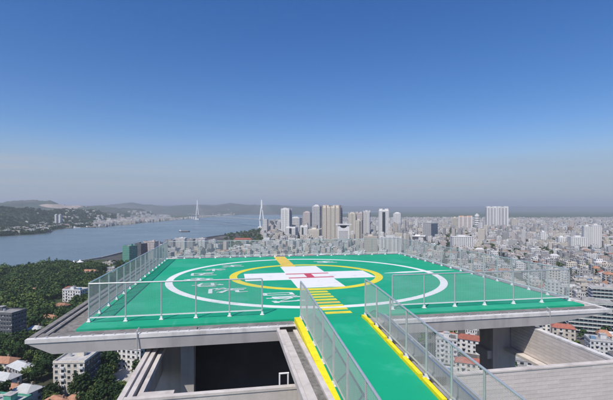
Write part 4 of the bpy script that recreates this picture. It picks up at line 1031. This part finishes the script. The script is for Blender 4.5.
# ------------------------------------------------------------------ bridge
pA = ((197.3-CX)/F*3560, 3560); pB = ((261.6-CX)/F*2100, 2100)
br = thing('cable_stayed_bridge', 'distant white cable-stayed bridge with two pylons over the river', 'bridge', (pB[0], pB[1], 0))
M_bw = mat('bridge_white', (0.78,0.78,0.77), 0.6, 0.05, 0.02)
dB = Vector((pA[0]-pB[0], pA[1]-pB[1], 0)); L = dB.length; dB.normalize(); nB = Vector((-dB.y, dB.x, 0))
DZ = 42.0
def pylon(o, top):
    b = MB(); o = Vector(o)
    for s in (-1, 1):
        b.bar(o+nB*s*7, o+nB*s*10+Vector((0,0,DZ)), 4.2, 4, 3.6); b.bar(o+nB*s*10+Vector((0,0,DZ)), o+nB*s*2.5+Vector((0,0,top*.72)), 3.6, 4, 3.4)
    b.bar(o+Vector((0,0,top*.68)), o+Vector((0,0,top)), 5.5, 4, 4.0); b.bar(o-nB*14+Vector((0,0,DZ-3)), o+nB*14+Vector((0,0,DZ-3)), 3.0, 4)
    b.box(o.x-18,o.x+18,o.y-18,o.y+18,-1,4)
    return b.build('pylon', M_bw, br)
pylon((0,0,0), 142); pylon(tuple(dB*L), 168)
b = MB(); a0 = dB*(-330); a1 = dB*(L+420)
w = 12.0
b.hexa([tuple(a0-nB*w+Vector((0,0,DZ-2.5))),tuple(a0+nB*w+Vector((0,0,DZ-2.5))),tuple(a1+nB*w+Vector((0,0,DZ-2.5))),tuple(a1-nB*w+Vector((0,0,DZ-2.5)))],
       [tuple(a0-nB*w+Vector((0,0,DZ))),tuple(a0+nB*w+Vector((0,0,DZ))),tuple(a1+nB*w+Vector((0,0,DZ))),tuple(a1-nB*w+Vector((0,0,DZ)))])
b.build('deck', mat('bridge_deck_grey', (0.33,0.34,0.35), 0.8, 0.1, 0.02), br)
for base, top in ((Vector((0,0,0)),142),(dB*L,168)):
    for s in (-1,1):
        for k in range(1,10):
            b = MB(); b.bar(base+Vector((0,0,top*(.72+.025*k))), base+dB*s*(k*32)+Vector((0,0,DZ)), .12, 4); b.build('stay_cable', M_bw, br)
for k in range(1,5):
    b = MB(); o = a0*(k/5); b.box(o.x-4,o.x+4,o.y-4,o.y+4,0,DZ-2.5); b.build('pier', M_bw, br)
    o = dB*(L+k*84); b = MB(); b.box(o.x-4,o.x+4,o.y-4,o.y+4,0,DZ-2.5); b.build('pier', M_bw, br)

# ------------------------------------------------------------------ boats
M_hull = mat('dark_hull', (0.05,0.06,0.065), 0.6, 0.2, 0.2); M_cabin = mat('white_cabin', (0.72,0.72,0.70), 0.6, 0.08)
M_cargo = mat('cargo_heap', (0.22,0.20,0.17), 0.95, 0.3, 0.2)
def boat(label, gx, gy, L, rz, hull=M_hull, cargo=True):
    x, y = gw(gx, gy); t = thing('river_barge', label, 'barge', (x,y,0.1), rz, 'barges on the river'); w = L*.085+1.5; h = L*.03+1.2
    o = [(-L/2,-w*.8),(L*.36,-w),(L/2,0),(L*.36,w),(-L/2,w*.8)]; i = [(a*.97,c*.88) for a,c in o]
    b = MB(); n = 5
    b.add([(a*.94,c*.8,-.6) for a,c in o]+[(a,c,h+(1.2 if a>L*.4 else 0)) for a,c in o]+[(a,c,h) for a,c in i], [(4,3,2,1,0)]+[(k,(k+1)%n,n+(k+1)%n,n+k) for k in range(n)]+[(n+k,n+(k+1)%n,2*n+(k+1)%n,2*n+k) for k in range(n)]+[tuple(range(2*n,3*n))])
    b.build('hull', hull, t)
    b = MB(); b.box(-L*.46,-L*.28,-w*.6,w*.6,h,h+3.2); b.box(-L*.44,-L*.33,-w*.45,w*.45,h+3.2,h+5.8); cb = b.build('cabin', M_cabin, t)
    b = MB(); b.box(-L*.328,-L*.325,-w*.4,w*.4,h+4.0,h+5.2); b.build('window', M_glass, cb)
    b = MB(); b.bar((-L*.4,0,h+5.8),(-L*.4,0,h+9.5),.15,5); b.build('mast', M_steel, t)
    if cargo:
        b = MB(); b.hexa([(-L*.22,-w*.7,h),(L*.34,-w*.7,h),(L*.34,w*.7,h),(-L*.22,w*.7,h)],[(-L*.16,-w*.2,h+2.6),(L*.26,-w*.2,h+2.2),(L*.26,w*.2,h+2.2),(-L*.16,w*.2,h+2.6)]); b.build('cargo', M_cargo, t)
boat('dark cargo barge out in mid river before the left bridge pylon', 184.5, 231.8, 46, 0.25)
boat('long dark barge moored off the left shore below the hill', 40, 233.2, 48, 0.08)
boat('barge lying nearest the left picture edge on far bank', 10, 235.4, 36, 0.2)
boat('barge moored off the far bank below the twin white towers', 68, 228.4, 50, 0.1)
boat('barge moored off the far bank right of twin white towers', 78, 227.9, 46, -0.1, M_cabin, False)
boat('barge moored alongside the far bank town quay', 91, 227.5, 52, 0.05)
boat('rightmost barge moored at the far bank before the town', 103, 227.0, 50, 0.1)

# ------------------------------------------------------------------ air
hz = MB(); hz.box(-43000, 43000, -43000, 43000, -4, 400)
M_haze = bpy.data.materials.new('haze_air'); M_haze.use_nodes = True
_n = M_haze.node_tree.nodes; _n.remove(_n['Principled BSDF']); _v = _n.new('ShaderNodeVolumePrincipled')
_v.inputs['Color'].default_value = (0.86, 0.93, 1.0, 1); _v.inputs['Density'].default_value = 1.2e-4; _v.inputs['Anisotropy'].default_value = 0.1
M_haze.node_tree.links.new(_v.outputs[0], _n['Material Output'].inputs['Volume'])
hz.build('haze', M_haze, kind='stuff', label='pale blue haze over the river, city and hills', cat='haze')
